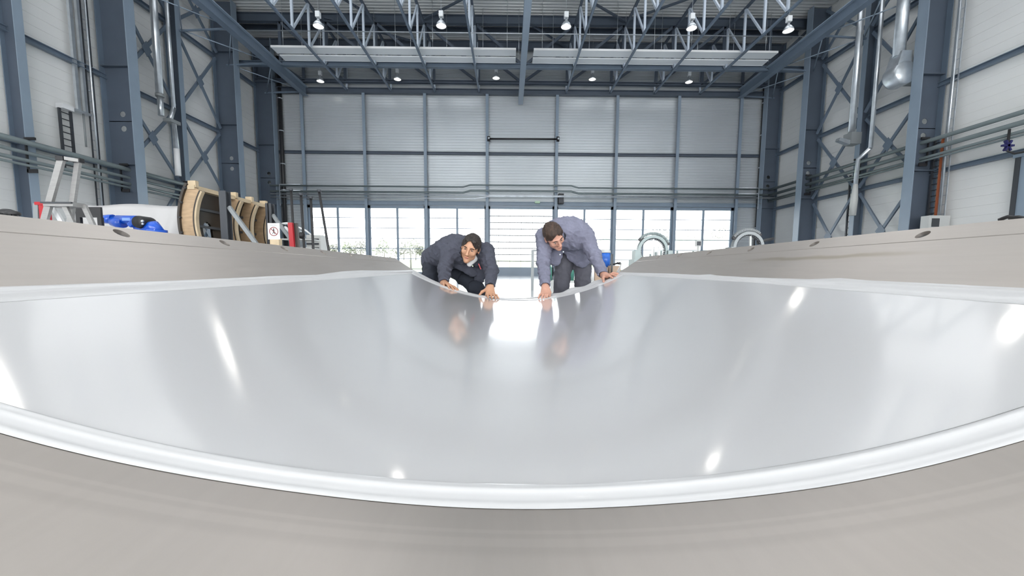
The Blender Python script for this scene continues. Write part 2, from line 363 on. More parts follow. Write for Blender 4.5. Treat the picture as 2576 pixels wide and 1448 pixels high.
# ---- mid-bay posts
def midpost(x, xw, y, label):
    s = 1 if xw > x else -1
    a = thing('wall_post', label, 'post', (x, y, 0), 'posts between the main columns')
    MB().box(x - .02, x + .02, y - .22, y + .22, 0, ZR - .2).build('inner_flange', 'steel_lt', a)
    MB().box(min(x, xw), max(x, xw), y - .015, y + .015, 0, ZR - .2).build('web', 'steel_dk', a)
    MB().box(xw - .02, xw + .02, y - .22, y + .22, 0, ZR - .2).build('outer_flange', 'steel', a)
midpost(-26.4, -27.2, 22.9, 'slim lilac grey wall post left of the wall ladder')
midpost(-26.2, -27.1, 33.5, 'slim wall post between braced panels of the left wall')
midpost(28.7, 29.4, 33.5, 'slim wall post between braced panels of the right wall')
# ---- cross braces
ZL = [.3, 7.3, 13.25, 19.9, 24.6]
for s, xb in (('left', -26.75), ('right', 29.0)):
    for bi, (ya, yb) in enumerate(((28.62, 33.25), (33.75, 38.3))):
        for zi in range(4):
            za, zb = ZL[zi] + .25, ZL[zi + 1] - .25
            lab = 'crossed diagonal braces on the %s wall, %s bay, %s' % (s, ('nearer', 'farther')[bi], ('bottom panel', 'second panel up', 'third panel up', 'top panel')[zi])
            a = thing('cross_brace', lab, 'brace', (xb, (ya + yb) / 2, (za + zb) / 2), 'wall bracing')
            sg = 1 if s == 'left' else -1
            MB().bar((xb, ya, za), (xb, yb, zb), .22, .12, (1, 0, 0)).build('diagonal', 'steel', a)
            MB().bar((xb + .13 * sg, ya, zb), (xb + .13 * sg, yb, za), .22, .12, (1, 0, 0)).build('diagonal', 'steel', a)
            ym, zm = (ya + yb) / 2, (za + zb) / 2
            MB().prism([(ym - .42, zm), (ym, zm - .55), (ym + .42, zm), (ym, zm + .55)], 'X', xb + .2 * sg - .015, xb + .2 * sg + .015).build('gusset_plate', 'steel', a)
# ---- horizontal struts and wind rods between the walls and the crane girders
ZT = 19.85
for s, xa, xc in (('left', LI, -22.0), ('right', RI, 25.2)):
    for i, y in enumerate((28.2, 33.5, 38.8, 44.6)):
        tag(MB().bar((xa - (.9 if s == 'left' else -.9), y, 19.3), (xc, y, 19.5), .12, .12).build('strut', 'steel'), '%s horizontal strut from the %s wall to the crane girder' % (ORD[i], s), 'strut', 'struts to the crane girders')
    for i, (y0, y1) in enumerate(((28.2, 33.5), (33.5, 38.8), (38.8, 44.6))):
        q = -.7 if s == 'left' else .7
        a = thing('wind_brace', 'thin crossed rods beside the %s crane girder, %s bay' % (s, ORD[i]), 'brace', (xa, (y0 + y1) / 2, 19.4), 'horizontal wind bracing')
        MB().tube([(xa + q, y0, 19.35), (xc, y1, 19.6)], .045, 6).build('rod', 'steel_lt', a); MB().tube([(xa + q, y1, 19.3), (xc, y0, 19.55)], .045, 6).build('rod', 'steel_lt', a)

# ---- crane girders and centre rail
def girder(name, x, z, w, h, y0, y1, label, m='steel'):
    a = thing(name, label, 'beam', (x, y1, z), None)
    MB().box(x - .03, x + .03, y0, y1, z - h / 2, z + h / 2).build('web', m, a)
    MB().box(x - w / 2, x + w / 2, y0, y1, z + h / 2 - .02, z + h / 2 + .04).build('top_flange', 'steel_lt', a)  # paler steel paints the light on the top flange
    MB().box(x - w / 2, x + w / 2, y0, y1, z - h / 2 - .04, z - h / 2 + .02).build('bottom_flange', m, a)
    return a
gl = girder('crane_girder', -21.9, 19.62, .55, .85, 12, YB - .6, 'thick blue grey crane girder running back along the left side')
MB().box(-21.93, -21.87, 12, YB - .7, 20.05, 20.14).build('rail', 'galv', gl)
gr = girder('crane_girder', 25.15, 19.85, .55, .85, 12, YB - .6, 'thick blue grey crane girder running back along the right side')
MB().box(25.12, 25.18, 12, YB - .7, 20.3, 20.39).build('rail', 'galv', gr)
girder('centre_girder', 1.25, 18.85, .5, .55, 12, 45.0, 'pale blue centre girder pointing at the back wall', 'steel_lt')

# ---- longitudinal joist trusses
NY = [22.9, 25.7, 28.5, 31.3, 34.1, 36.9, 39.75, 42.5, 45.0]
JX = [-17.5, -12.75, -8.04, -3.25, 6.2, 10.98, 15.8, 20.75]; ZTOP = 23.6
def joist(x, z0, label):
    a = thing('roof_truss', label, 'truss', (x, NY[0], z0), 'roof trusses running to the back wall')
    MB().bar((x, NY[0], z0), (x, NY[-1], z0), .17, .17).build('bottom_chord', 'steel', a)
    MB().bar((x, NY[0], ZTOP), (x, NY[-1], ZTOP), .2, .2).build('top_chord', 'steel_dk', a)
    for i, y in enumerate(NY):
        MB().bar((x, y, z0), (x, y, ZTOP), .17, .17, (0, 1, 0)).build('vertical_member', 'truss_lit', a)
        if i < len(NY) - 1: MB().bar((x, y, z0), (x, NY[i + 1], ZTOP), .14, .14).build('diagonal_member', 'truss_lit', a)
for i, x in enumerate(JX):
    joist(x, ZT, 'slender roof truss running lengthwise, %s %s of the centre girder' % (ORD[3 - i] if i < 4 else ORD[i - 4], 'left' if i < 4 else 'right'))
# ---- transverse trusses and purlins
XN = [-27, -21.9] + JX[:4] + [1.4] + JX[4:] + [25.15, 29]
def xtruss(y, zb, label, chord='steel', bh=.42):
    a = thing('roof_truss', label, 'truss', (1.6, y, zb), 'roof trusses spanning the hall')
    MB().ibeam((XN[0], y, zb), (XN[-1], y, zb), .4, bh, .05, .04).build('bottom_chord', chord, a)
    MB().ibeam((XN[0], y, 24.35), (XN[-1], y, 24.35), .45, .75, .05, .04).build('top_chord', 'steel_dk', a)
    for i, x in enumerate(XN):
        MB().bar((x, y, zb), (x, y, 24.1), .26, .2, (0, 1, 0)).build('vertical_member', 'steel_dk', a)
        if i < len(XN) - 1:
            x2 = XN[i + 1]; l, r = ((24.0, zb) if x2 <= 2 else (zb, 24.0))
            MB().bar((x, y, l), (x2, y, r), .24, .2, (0, 1, 0)).build('diagonal_member', 'steel_dk', a)
xtruss(40.3, 20.2, 'deep dark truss spanning the hall behind the white ceiling panels')
xtruss(44.6, 20.6, 'deep dark truss spanning the hall against the back wall', 'steel_dk', .3)
for i, y in enumerate((33.0, 36.4, 42.4)):
    tag(MB().ibeam((LX + .3, y, 24.65), (RX - .3, y, 24.65), .3, .45, .04, .03).build('purlin', 'steel_dk'), 'dark purlin under the roof, %s from the front' % ORD[i], 'beam', 'roof purlins')
for i, (xa, xb, ya, yb) in enumerate(((-17.5, -8.04, 40.0, 44.7), (-8.04, 1.4, 40.0, 33.2), (1.4, 10.98, 33.2, 40.0), (10.98, 20.75, 40.0, 33.2), (6.2, 1.4, 44.7, 40.0), (-12.75, -17.5, 40.0, 33.2))):
    tag(MB().bar((xa, ya, 24.25), (xb, yb, 24.25), .16, .16).build('roof_brace', 'steel_dk'), 'dark diagonal roof brace, %s across from the left' % ORD[(0, 2, 3, 5, 4, 1)[i]], 'brace', 'roof bracing')

# ---- white radiant ceiling panels
for i, (xa, xb) in enumerate(((-21.3, .6), (2.2, 24.3))):
    side = ('left', 'right')[i]
    a = thing('ceiling_panel', 'long white radiant heating panel pair under the roof, %s half' % side, 'heating panel', ((xa + xb) / 2, 38.7, 20.3), 'radiant ceiling panels')
    for y0, y1 in ((37.62, 38.66), (38.98, 39.86)):
        MB().box(xa, xb, y0, y1, 20.3, 20.4).build('strip', 'whitem', a)
    for y0 in (37.6, 39.88): MB().box(xa, xb, y0 - .02, y0 + .02, 20.28, 20.46).build('edge_profile', 'white', a)
    for q in range(7):
        x = xa + .8 + (xb - xa - 1.6) * q / 6
        MB().tube([(x, 38.2, 20.4), (x, 38.2, ZR)], .018, 5).build('hanger', 'galv', a)
        MB().tube([(x + 1.1, 39.4, 20.4), (x + 1.1, 39.4, ZR)], .018, 5).build('hanger', 'galv', a)
# ---- thin conduit crossing the hall
za = at(1300, 84, 35.3).z
tag(MB().tube([(-24.5, 35.3, za), (27, 35.3, za)], .035, 6).build('conduit', 'galv'), 'thin pale conduit crossing the hall above the ceiling panels', 'pipe')

# ---- high-bay lamps
def lamp_mesh(root):
    MB().box(-.16, .16, -.16, .16, .62, 1.02).build('gear_box', 'whitem', root, .02)
    MB().lathe([(0, .66), (.07, .66), (.07, .5), (.1, .46), (.1, .40)], n=16).build('neck', 'galv', root)
    MB().lathe([(.1, .42), (.2, .34), (.33, .15), (.38, 0), (.365, 0), (.31, .15), (.18, .33), (.09, .4)], n=24).build('reflector', 'galv', root)
    MB().lathe([(0, .02), (.2, .015), (.36, .02), (.36, .035), (0, .035)], n=24).build('lens', 'lampglass', root)
    MB().tube([(0, 0, 1.0), (0, 0, ZR + .02 - root.location.z)], .012, 5).build('suspension_wire', 'galv', root)
LAMPS = [(801, 67, 31.0), (1110, 66, 31.0), (1424, 68, 31.0), (1740, 72, 31.0), (1983, 78, 31.0)]
LAMPS2 = [(806, 205, 43.4), (1000, 200, 43.4), (1248, 197, 43.4), (1490, 200, 43.4), (1733, 207, 43.4)]
XL = []
for row, L_ in enumerate((LAMPS, LAMPS2)):
    for i, (px, py, y) in enumerate(L_):
        p = at(px, py, y)
        t_ = thing('pendant_lamp', 'bell shaped high bay lamp, %s from the left in the %s row' % (ORD[i], ('front', 'back')[row]), 'lamp', p, 'lamps in the %s row' % ('front', 'back')[row], True)
        lamp_mesh(t_); XL.append(p)
def lamp_light(p, e):
    ld = bpy.data.lights.new('lamp_light', 'AREA'); ld.shape = 'DISK'; ld.size = .6; ld.energy = e; ld.color = (1, .95, .88); ld.spread = R_(150)
    lo = bpy.data.objects.new('lamp_light', ld); COL.objects.link(lo); lo.location = p
for p in XL[:5]: lamp_light(p + Vector((0, 0, -.03)), LAMP_W)
for i, y in enumerate((18.5, 6.0, -6.5)):      # the same lamps carry on above the camera
    for j, x in enumerate((-14.8, -5.2, 4.6, 14.4, 22.0)):
        t_ = thing('pendant_lamp', 'high bay lamp above the camera, %s from the left, %s row forward' % (ORD[j], ORD[i]), 'lamp', (x, y, 19.5), 'lamps above the camera', True)
        lamp_mesh(t_); lamp_light((x, y, 19.46), LAMP_W * 1.3)

# ---- pipe runs
def piperun(names, pts_list, r, labels):
    for pts, rr, lab in zip(pts_list, r, labels): tag(MB().tube(pts, rr, 8).build('pipe', 'pipe'), lab, 'pipe', names)
xs = -26.0; lz = [atx(341, q, xs).z for q in (431, 451, 466, 475)]
piperun('pipes along the left wall', [[(xs, 17, z), (xs, 44.4, z)] for z in lz], (.15, .1, .1, .07), ['horizontal grey pipe on the left wall, %s from the top' % ORD[i] for i in range(4)])
xs = 28.5; rz = [atx(2321, q, xs).z for q in (359, 380, 398, 405)]
piperun('pipes along the right wall', [[(xs, 17, z), (xs, 44.2, z)] for z in rz], (.14, .15, .1, .07), ['horizontal grey pipe on the right wall, %s from the top' % ORD[i] for i in range(4)])
bz = [at(1300, q, 44.3).z for q in (471, 486, 492, 500)]
for i, z in enumerate(bz):
    y = 44.3 if i != 1 else 44.15
    x0, x1 = at(680, 480, y).x, at(1950, 480, y).x
    pts = [(x0, y, z)]
    if i in (0, 1): # the detour around the gate
        xa, xb = at(1165, 480, y).x, at(1455, 480, y).x; pts += [(xa, y, z), (xa + .8, y, z + .22), (xb - .8, y, z + .22), (xb, y, z)]
    if i == 3: xa, xb = at(1195, 480, y).x, at(1235, 480, y).x; pts += [(xa, y, z), (xb, y, z + .25)]; z = z + .25
    pts.append((x1, y, z))
    tag(MB().tube(pts, (.09, .11, .07, .06)[i], 8).build('pipe', 'pipe' if i < 2 else 'galv'), 'horizontal pipe across the back wall, %s from the top' % ORD[i], 'pipe', 'pipes across the back wall')
for i, y in enumerate((22.9, 28.2, 33.5, 38.8)):
    for s, x, zz in (('left', -26.0, lz), ('right', 28.5, rz)):
        if s == 'right' and y < 25: continue
        b = MB(); sg = -1 if s == 'left' else 1
        b.box(x - .3, x + .25, y - .38, y - .32, zz[-1] - .35, zz[-1] - .15); b.box(x - .28, x + .28, y - .4, y - .3, zz[0] + .18, zz[0] + .32); b.box(x + sg * .25 - .04, x + sg * .25 + .04, y - .38, y - .3, zz[-1] - .3, zz[0] + .3)
        tag(b.build('pipe_bracket', 'black'), 'black bracket holding the pipes on the %s wall, %s from the front' % (s, ORD[i if s == 'left' else i - 1]), 'bracket', 'pipe brackets')
# black drain pipes up the back wall corners
for s, pa, pb in (('left', (707, 240), (718, 640)), ('right', (1920, 245), (1904, 640))):
    a0, a1 = at(*pa, 45.15), at(*pb, 45.15); a = thing('drain_pipe', 'thick black drain pipe up the %s end of the back wall' % s, 'pipe', (a1.x, 44.6, 0))
    xm = (a0.x + a1.x) / 2
    MB().tube([(xm, 45.15, 0), (xm, 45.15, a0.z + 4)], .22, 12).build('pipe_body', 'black', a)
    for z in (5.5, 9.3, 12.1, 15.6, 19): MB().tube([(xm, 45.15, z - .05), (xm, 45.15, z + .05)], .25, 12).build('clamp', 'galv', a)
# guard hoops at the back wall corners
for s, x in (('left', -24.6), ('right', 27.2)):
    a = thing('guard_rail', 'thin pipe hoop in front of the %s corner column' % s, 'rail', (x, 43.9, 9))
    sg = -1 if s == 'left' else 1
    for z in (bz[0] + .05, bz[1] + .05): MB().tube([(x - sg * 2.2, 43.9, z), (x, 43.9, z), (x, 43.9, z - 1.6)], .05, 6).build('rail_pipe', 'galv', a)
    MB().bar((x, 43.9, bz[1] - .9), (LI if s == 'left' else RI, 44.3, bz[1] - .9), .06, .06).build('bracket', 'greymach', a)

# gate shaft, loudspeaker and exit sign on the back wall
p0, p1 = at(1230, 349, 45.0), at(1404, 350, 45.0)
a = thing('gate_shaft', 'black horizontal drive shaft above the centre gate', 'shaft', (p0.x, 45, p0.z))
MB().tube([p0, p1], .1, 8).build('shaft_tube', 'black', a)
for p in (p0, p1):
    MB().lathe([(0, -.18), (.28, -.18), (.28, .12), (0, .12)], p, 14, 'X').build('drum', 'black', a); MB().ball(p + Vector((0, -.25, 0)), .12).build('bearing', 'galv', a)
p = at(1411, 500, 44.9); a = thing('loudspeaker', 'black box loudspeaker on the post right of the gate', 'loudspeaker', p)
MB().box(p.x - .3, p.x + .3, p.y - .2, p.y + .3, p.z - .55, p.z + .55).build('housing', 'black', a, .03); MB().box(p.x - .24, p.x + .24, p.y - .22, p.y - .19, p.z - .45, p.z + .4).build('grille', 'dark', a)
p = at(1352, 508, 45.0); tag(MB().box(p.x - .28, p.x + .28, p.y - .05, p.y + .3, p.z - .13, p.z + .13).build('sign_box', mat('pale_green_sign', (.45, .62, .45), .4)), 'small pale green sign box above the gate', 'sign')

# ---- left wall fittings
def ladder(name, lab, x, y, z0, z1, wd, m, nr, m2=None, gap=.25):
    a = thing(name, lab, 'ladder', (x, y, z0)); 
    for i, s in enumerate((-1, 1)): MB().box(x - .05, x + .05, y + s * wd / 2 - .06, y + s * wd / 2 + .06, z0, z1).build('side_rail', m2 if (m2 and i == 0) else m, a)
    for i in range(nr):
        z = z0 + (z1 - z0) * (i + .5) / nr; MB().tube([(x, y - wd / 2, z), (x, y + wd / 2, z)], .035, 6).build('rung', m, a)
    return a
za, zb = atx(165, 380, -27.0).z, atx(165, 275, -27.0).z
a = ladder('wall_ladder', 'short dark ladder fixed high on the left wall', -27.1, atx(165, 300, -27.1).y, za - 1, zb, .62, 'dark', 9)
MB().box(-27.3, -26.85, atx(148, 270, -27.1).y, atx(176, 270, -27.1).y, zb, zb + .28).build('landing_plate', 'white', a)
pl = atx(207, 281, -27.05); a = thing('cable_duct', 'pale double cable trunking down the left wall with thin cable below', 'trunking', pl)
for dy in (-.22, .22): MB().box(pl.x - .08, pl.x + .08, pl.y + dy - .09, pl.y + dy + .09, pl.z, ZR).build('trunk', 'galv', a)
MB().box(pl.x - .2, pl.x + .2, pl.y - .55, pl.y + .4, pl.z - .12, pl.z).build('end_plate', 'galv', a); MB().tube([(pl.x, pl.y + .05, pl.z), (pl.x, pl.y + .05, 8.3)], .05, 6).build('cable', 'greymach', a)
for i, (s, x, y) in enumerate((('left', -27.05, 27.1), ('right', 29.2, 27.0))):
    a = thing('cable_ladder', 'thin cable ladder rising beside the nearest column of the %s wall' % s, 'cable ladder', (x, y, 5))
    for d in (-.2, .2): MB().box(x - .03, x + .03, y + d - .03, y + d + .03, 4, ZR).build('side_rail', 'dark' if s == 'left' else 'galv', a)
    b = MB()
    for q in range(34): b.box(x - .02, x + .02, y - .2, y + .2, 4.5 + q * .62, 4.55 + q * .62)
    b.build('rung_set', 'galv', a); MB().tube([(x + (.1 if s == 'left' else -.1), y, 4), (x + (.1 if s == 'left' else -.1), y, ZR)], .06, 8).build('cable', 'galv', a)
def duct(name, lab, pts, rs, m='galv', extra=None, cat='duct'):
    a = thing(name, lab, cat, pts[-1]); MB().tube(pts, rs, 14).build('tube', m, a)
    if extra: extra(a)
    return a
XD = -25.7
A_ = lambda px, py, x=XD: atx(px, py, x)
p0, p1, p2 = A_(387, 20), A_(402, 240), A_(406, 291)
y1 = p1.y
def ex(a):
    MB().tube([(XD, y1, p1.z - .1), (XD, y1, p1.z + .1)], .27, 14).build('collar', 'greymach', a); MB().tube([(XD, y1, p2.z), (XD, y1, p1.z - .1)], .19, 14).build('lower_tube', 'galv', a)
duct('ventilation_duct', 'thicker silver duct hanging beside the nearest left column', [(XD, y1, ZR), (XD, y1, p1.z)], .23, extra=ex)
q0, q1, q2, q3, q4, q5 = A_(422, 20), A_(437, 272), A_(425, 303), A_(437, 306), A_(438, 372), A_(441, 440)
y2 = q1.y
def ex(a):
    MB().tube([(XD, y2, q1.z), (XD + .1, y2 - .5, q2.z), (XD + .1, y2 - .2, q3.z), (XD, y2, q4.z)], [.15, .15, .15, .2], 12).build('elbow_arm', 'galv', a)
    MB().box(XD - .3, XD + .3, y2 - .7, y2 + .2, q2.z - .12, q2.z + .12).build('bracket', 'greymach', a); MB().tube([(XD, y2, q4.z), (XD, y2, q5.z)], .2, 12).build('nozzle', 'white', a)
duct('extraction_arm', 'thin silver extraction pipe with a bent arm and white nozzle, left wall', [(XD, y2, ZR), (XD, y2, q1.z)], .13, extra=ex)
# ---- right wall fittings
XD = 27.4
B_ = lambda px, py, x=27.4: atx(px, py, x)
a0, a1, a2 = B_(2160, 100), B_(2142, 340), B_(2145, 362); yy = a1.y
def ex(a):
    MB().box(XD - .4, XD + .4, yy - .5, yy + .3, a2.z - .05, a1.z + .1).build('filter_box', 'greymach', a); MB().prism([(XD - 1.3, a2.z + .2), (XD - .4, a2.z - .1), (XD - .4, a2.z + .25), (XD - 1.2, a2.z + .42)], 'Y', yy - .4, yy).build('nozzle', 'galv', a)
duct('ventilation_duct', 'silver duct ending in a small grey box on the right wall', [(XD + .1, yy + .8, 22.0), (XD, yy + .1, 21.9), (XD, yy, 21.4), (XD, yy, a1.z)], [.18, .2, .22, .24], extra=ex)
b1, b2, b3, b4, b5 = B_(2190, 372), B_(2163, 400), B_(2160, 462), B_(2157, 500), B_(2152, 541); yy = b1.y
def ex(a):
    MB().tube([(XD, yy, b1.z), (XD - .1, yy + .9, b2.z), (XD - .1, yy + .95, b3.z)], .15, 12).build('bent_tube', 'galv', a); MB().tube([(XD - .1, yy + .95, b3.z), (XD - .1, yy + .98, b4.z), (XD - .1, yy + 1., b5.z)], [.15, .25, .22], 12).build('nozzle', 'cab', a)
duct('extraction_arm', 'thin silver extraction pipe with a kinked arm and pale nozzle, right wall', [(XD, yy, ZR), (XD, yy, b1.z)], .14, extra=ex)
c1 = B_(2252, 150); c2 = B_(2262, 190); yy = c1.y
def ex(a):
    MB().lathe([(0, -.55), (.72, -.55), (.78, -.4), (.78, .4), (.72, .55), (0, .55)], (XD, c2.y, c2.z), 20, 'Y').build('fan_housing', 'galv', a)
    MB().prism([(XD - .35, c1.z + .2), (XD + .35, c1.z + .2), (XD + .7, c2.z), (XD - .7, c2.z)], 'Y', c2.y - .45, c2.y + .45).build('hopper', 'galv', a)
    MB().box(XD + .7, XD + 1.6, c2.y - .6, c2.y + .5, c2.z - .5, c2.z + .5).build('motor', 'greymach', a); MB().bar((XD + 1.0, c2.y, c2.z + .4), (XD + 2.0, c2.y, c2.z + 1.8), .2, .2).build('wall_bracket', 'dark', a)
duct('extractor_fan', 'fat silver duct flaring into a round extractor fan, right wall', [(XD, c2.y, ZR), (XD, c2.y, 21.5), (XD - .15, c2.y, 21), (XD - .15, c2.y, c1.z)], [.3, .3, .36, .36], extra=ex, cat='fan')
l0 = atx(2366, 560, 29.2)
za = atx(2366, 350, 29.2).z
ladder('wall_ladder', 'tall orange and grey ladder on the right wall by the nearest column', 29.2, 27.6, 2.5, za, .5, 'dark', 18, 'orange')
ladder('wall_ladder', 'dark ladder behind the slim post of the right wall', 29.2, 34.3, 1.5, atx(2180, 430, 29.2).z, .5, 'dark', 14, 'orange')
p = atx(2352, 560, 28.7); a = thing('electrical_cabinet', 'small light grey cabinet with dark grille on the right wall', 'cabinet', p)
MB().box(p.x - .7, p.x + .7, p.y - .3, p.y + .3, p.z - 1.2, p.z + .45).build('housing', 'cab', a, .03); MB().box(p.x - .55, p.x - .05, p.y - .33, p.y - .29, p.z - .3, p.z + .25).build('grille', 'dark', a)
MB().box(p.x - .4, p.x + .6, p.y - .1, p.y + .2, 0, p.z - 1.2).build('pedestal', 'greymach', a)
# dark door frame at the far right and the blue valve
p = atx(2552, 470, 29.2); a = struct(MB().box(29.2, 29.58, p.y - .12, p.y + .12, 0, 7.4).build('door_2', 'dark'), 'dark framed side door at the right edge', 'door')
MB().box(29.2, 29.58, p.y - 2.2, p.y - 2.0, 0, 7.4).build('jamb', 'dark', a); MB().box(29.25, 29.5, p.y - 2.1, p.y, .0, 7.3).build('leaf', 'steel_lt', a); MB().box(29.15, 29.58, p.y - 2.3, p.y + .2, 7.2, 7.5).build('head', 'steel_lt', a)
p = atx(2535, 366, 28.3); a = thing('gas_valve', 'blue star handled valve hanging under the right pipes', 'valve', p)
for q in range(3):
    an = math.pi * q / 3; MB().bar((p.x - .32 * math.cos(an), p.y, p.z - .32 * math.sin(an)), (p.x + .32 * math.cos(an), p.y, p.z + .32 * math.sin(an)), .1, .14, (0, 1, 0)).build('handle_arm', mat('navy_valve', (.02, .02, .12), .4) if q == 0 else bpy.data.materials['navy_valve'], a)
MB().tube([(p.x, p.y, p.z + .9), (p.x, p.y, p.z - .3), (p.x + .2, p.y - .2, p.z - .5), (p.x + .3, p.y - 1.6, p.z - .55)], .06, 8).build('bent_pipe', 'black', a)


# ================================================================ OUTSIDE THE WINDOWS
struct(MB().box(-140, 140, YB + .3, 62, -.35, -.05).build('trim_30', 'asph'), 'pale concrete apron outside the windows', 'ground')
g = MB(); nx, ny = 60, 14
for j in range(ny + 1):
    for i in range(nx + 1):
        x = -170 + 340 * i / nx; y = 58 + 70 * j / ny; t = min(1, j / 8)
        g.v.append((x, y, -.06 + 3.1 * t * t * (3 - 2 * t) * (1 if x < 20 else .4) + .25 * math.sin(x * .17 + j) * t))
g.f = [(j * (nx + 1) + i, j * (nx + 1) + i + 1, (j + 1) * (nx + 1) + i + 1, (j + 1) * (nx + 1) + i) for j in range(ny) for i in range(nx)]; g.sm = [True] * len(g.f)
tag(g.build('meadow', 'grass', fixn=False), 'pale green meadow bank outside the windows', 'grass', kind='stuff')
def leafcloud(mb, c, r, n, s):
    for _ in range(n):
        d = Vector(rng.normal(size=3)).normalized() * (rng.random() ** .4); p = Vector(c) + Vector((d.x * r[0], d.y * r[1], d.z * r[2]))
        a = Vector(rng.normal(size=3)).normalized() * s * (.6 + .8 * rng.random()); b = Vector(rng.normal(size=3)).normalized() * s
        mb.add([p - a, p + b, p + a, p - b], [(0, 1, 2, 3)])
def tree(px, py_top, y, wd, z0, lab, m, n=420):
    zt = at(px, py_top, y).z; x = at(px, py_top, y).x; h = zt - z0
    a = thing('tree', lab, 'tree', (x, y, z0), 'trees beyond the windows')
    MB().tube([(x, y, z0 - .3), (x + .1, y, z0 + h * .5), (x, y, z0 + h * .8)], [.14, .1, .04], 6).build('trunk', 'postw', a)
    b = MB()
    for k in range(5):
        leafcloud(b, (x + rng.uniform(-.35, .35) * wd, y + rng.uniform(-.3, .3) * wd, z0 + h * rng.uniform(.35, .78)), (wd * .33, wd * .33, h * .26), n // 5, .22)
    b.build('crown', m, a, fixn=False)
for i, (px, py, wd, lab) in enumerate(((835, 612, 3, 'left of the light mast'), (880, 602, 4, 'in the first glazed bay, centre'), (905, 598, 3, 'at the first glazed bay, right end'), (965, 600, 5, 'in the second glazed bay, left pane'),
                                 (1015, 606, 3.5, 'in the second glazed bay, right pane'), (1045, 602, 4, 'above the weathered post'), (1062, 610, 3, 'next to the third wall post'))):
    tree(px, py, 92, wd, 2.8, 'pale bushy tree on the bank seen ' + lab, 'leaf' if i % 2 else 'leafb')
for i, (px, py, wd, lab) in enumerate(((1600, 580, 6, 'above the left ring gear'), (1640, 572, 7, 'right above the left ring gear'), (1705, 575, 7, 'between the ring gear and the monitor'), (1812, 545, 6, 'tallest, at the right end of the windows'), (1806, 590, 5, 'under the tallest tree'), (1560, 592, 4, 'right of the bending man'))):
    tree(px, py, 100, wd, 1.2, 'pale leafless tree behind the white building, ' + lab, 'leafb', 520)
p0, p1 = at(1520, 601, 84), at(1860, 601, 84)
a = thing('building', 'long low white building outside the right windows', 'building', ((p0.x + p1.x) / 2, 84, 0))
MB().box(p0.x, p1.x + 20, 84, 96, 0, p0.z).build('wall', 'white', a); MB().box(p0.x - .3, p1.x + 20.3, 83.7, 96.3, p0.z, p0.z + .25).build('roof_edge', 'greymach', a)
p = at(810, 560, 56); a = thing('light_mast', 'pale floodlight mast outside the leftmost window', 'mast', (p.x, 56, 0))
MB().tube([(p.x, 56, -.1), (p.x, 56, p.z)], [.22, .16], 10).build('pole', 'cab', a); MB().box(p.x - .3, p.x + .3, 55.8, 56.2, p.z, p.z + .5).build('lamp_head', 'cab', a); MB().box(p.x - .5, p.x + .5, 55.9, 56.1, p.z - 1.5, p.z - 1.3).build('crossbar', 'greymach', a)
p = at(1033, 630, 54); tag(MB().tube([(p.x, 54, -.1), (p.x, 54, p.z)], .13, 8).build('fence_post', 'postw'), 'dark weathered post outside left of the crouching man', 'post')

# ================================================================ THE MOULD
MX0, MZ0, MR = 0.0762, 2.1133, 1.7747; AL, AR = -36.2, 37.4; MY0, MY1 = -.75, 3.45
def cyl(ang, y, off=0.):
    a = R_(ang); r = MR - off; return Vector((MX0 + r * math.sin(a), y, MZ0 - r * math.cos(a)))
prof = []
angs = [AL + (AR - AL) * i / 150 for i in range(151)]
for an in angs:
    prof.append(cyl(an, 0))
for la in (-34.15, 35.3):   # scribed trim line near each lip
    for k, (d, o) in enumerate(((-.06, 0), (0, -.002), (.06, 0))): prof.append(cyl(la + d, 0, o))
prof.sort(key=lambda p: p.x)
inner = [(p.x, p.z) for p in prof]
outer = [(inner[-1][0] + .055, inner[-1][1] - .012), (inner[-1][0] + .062, inner[-1][1] - .08)]
for i in range(41): p = cyl(AR - 1 + (AL - AR + 2) * i / 40, 0, -.1); outer.append((p.x, p.z))
outer += [(inner[0][0] - .062, inner[0][1] - .08), (inner[0][0] - .055, inner[0][1] - .012)]
poly = inner + outer
mb = MB(); nyy = 120; n = len(poly)
for j in range(nyy + 1):
    y = MY0 + (MY1 - MY0) * j / nyy; mb.v += [(p[0], y, p[1]) for p in poly]
for j in range(nyy):
    for i in range(n): mb.f.append((j * n + i, (j + 1) * n + i, (j + 1) * n + (i + 1) % n, j * n + (i + 1) % n)); mb.sm.append(i < len(inner) - 1)
mb.f += [tuple(range(n)), tuple(reversed(range(nyy * n, nyy * n + n)))]; mb.sm += [False, False]
mould = thing('fuselage_mould', 'huge trough shaped brushed metal mould filling the foreground', 'mould', (MX0, 0, 0))
shell = mb.build('trough_shell', 'mould', mould)
# bolt holes along both lips, really drilled
cut = MB(); holes = []
for i in range(-1, 7):
    holes.append((-35.35, .998 + .357 * i)); holes.append((36.35, 1.085 + .385 * i))
for an, y in holes:
    c = cyl(an, y); nn = (Vector((MX0, y, MZ0)) - c).normalized(); cut.tube([c + nn * .02, c - nn * .03], .0165, 20, smooth=False)
co = cut.build('hole_cutter', 'dark'); bo = shell.modifiers.new('holes', 'BOOLEAN'); bo.object = co; bo.operation = 'DIFFERENCE'; bo.solver = 'EXACT'
bpy.context.view_layer.update(); dg = bpy.context.evaluated_depsgraph_get()
me = bpy.data.meshes.new_from_object(shell.evaluated_get(dg)); shell.modifiers.clear(); shell.data = me; me.set_sharp_from_angle(angle=R_(25)); bpy.data.objects.remove(co)
for an, y in holes:
    c = cyl(an, y); nn = (Vector((MX0, y, MZ0)) - c).normalized()
    MB().tube([c - nn * .010, c - nn * .0295], .0164, 16).build('hole_shade_plug', 'dark', mould)  # dark plug paints in the shade down each drilled hole
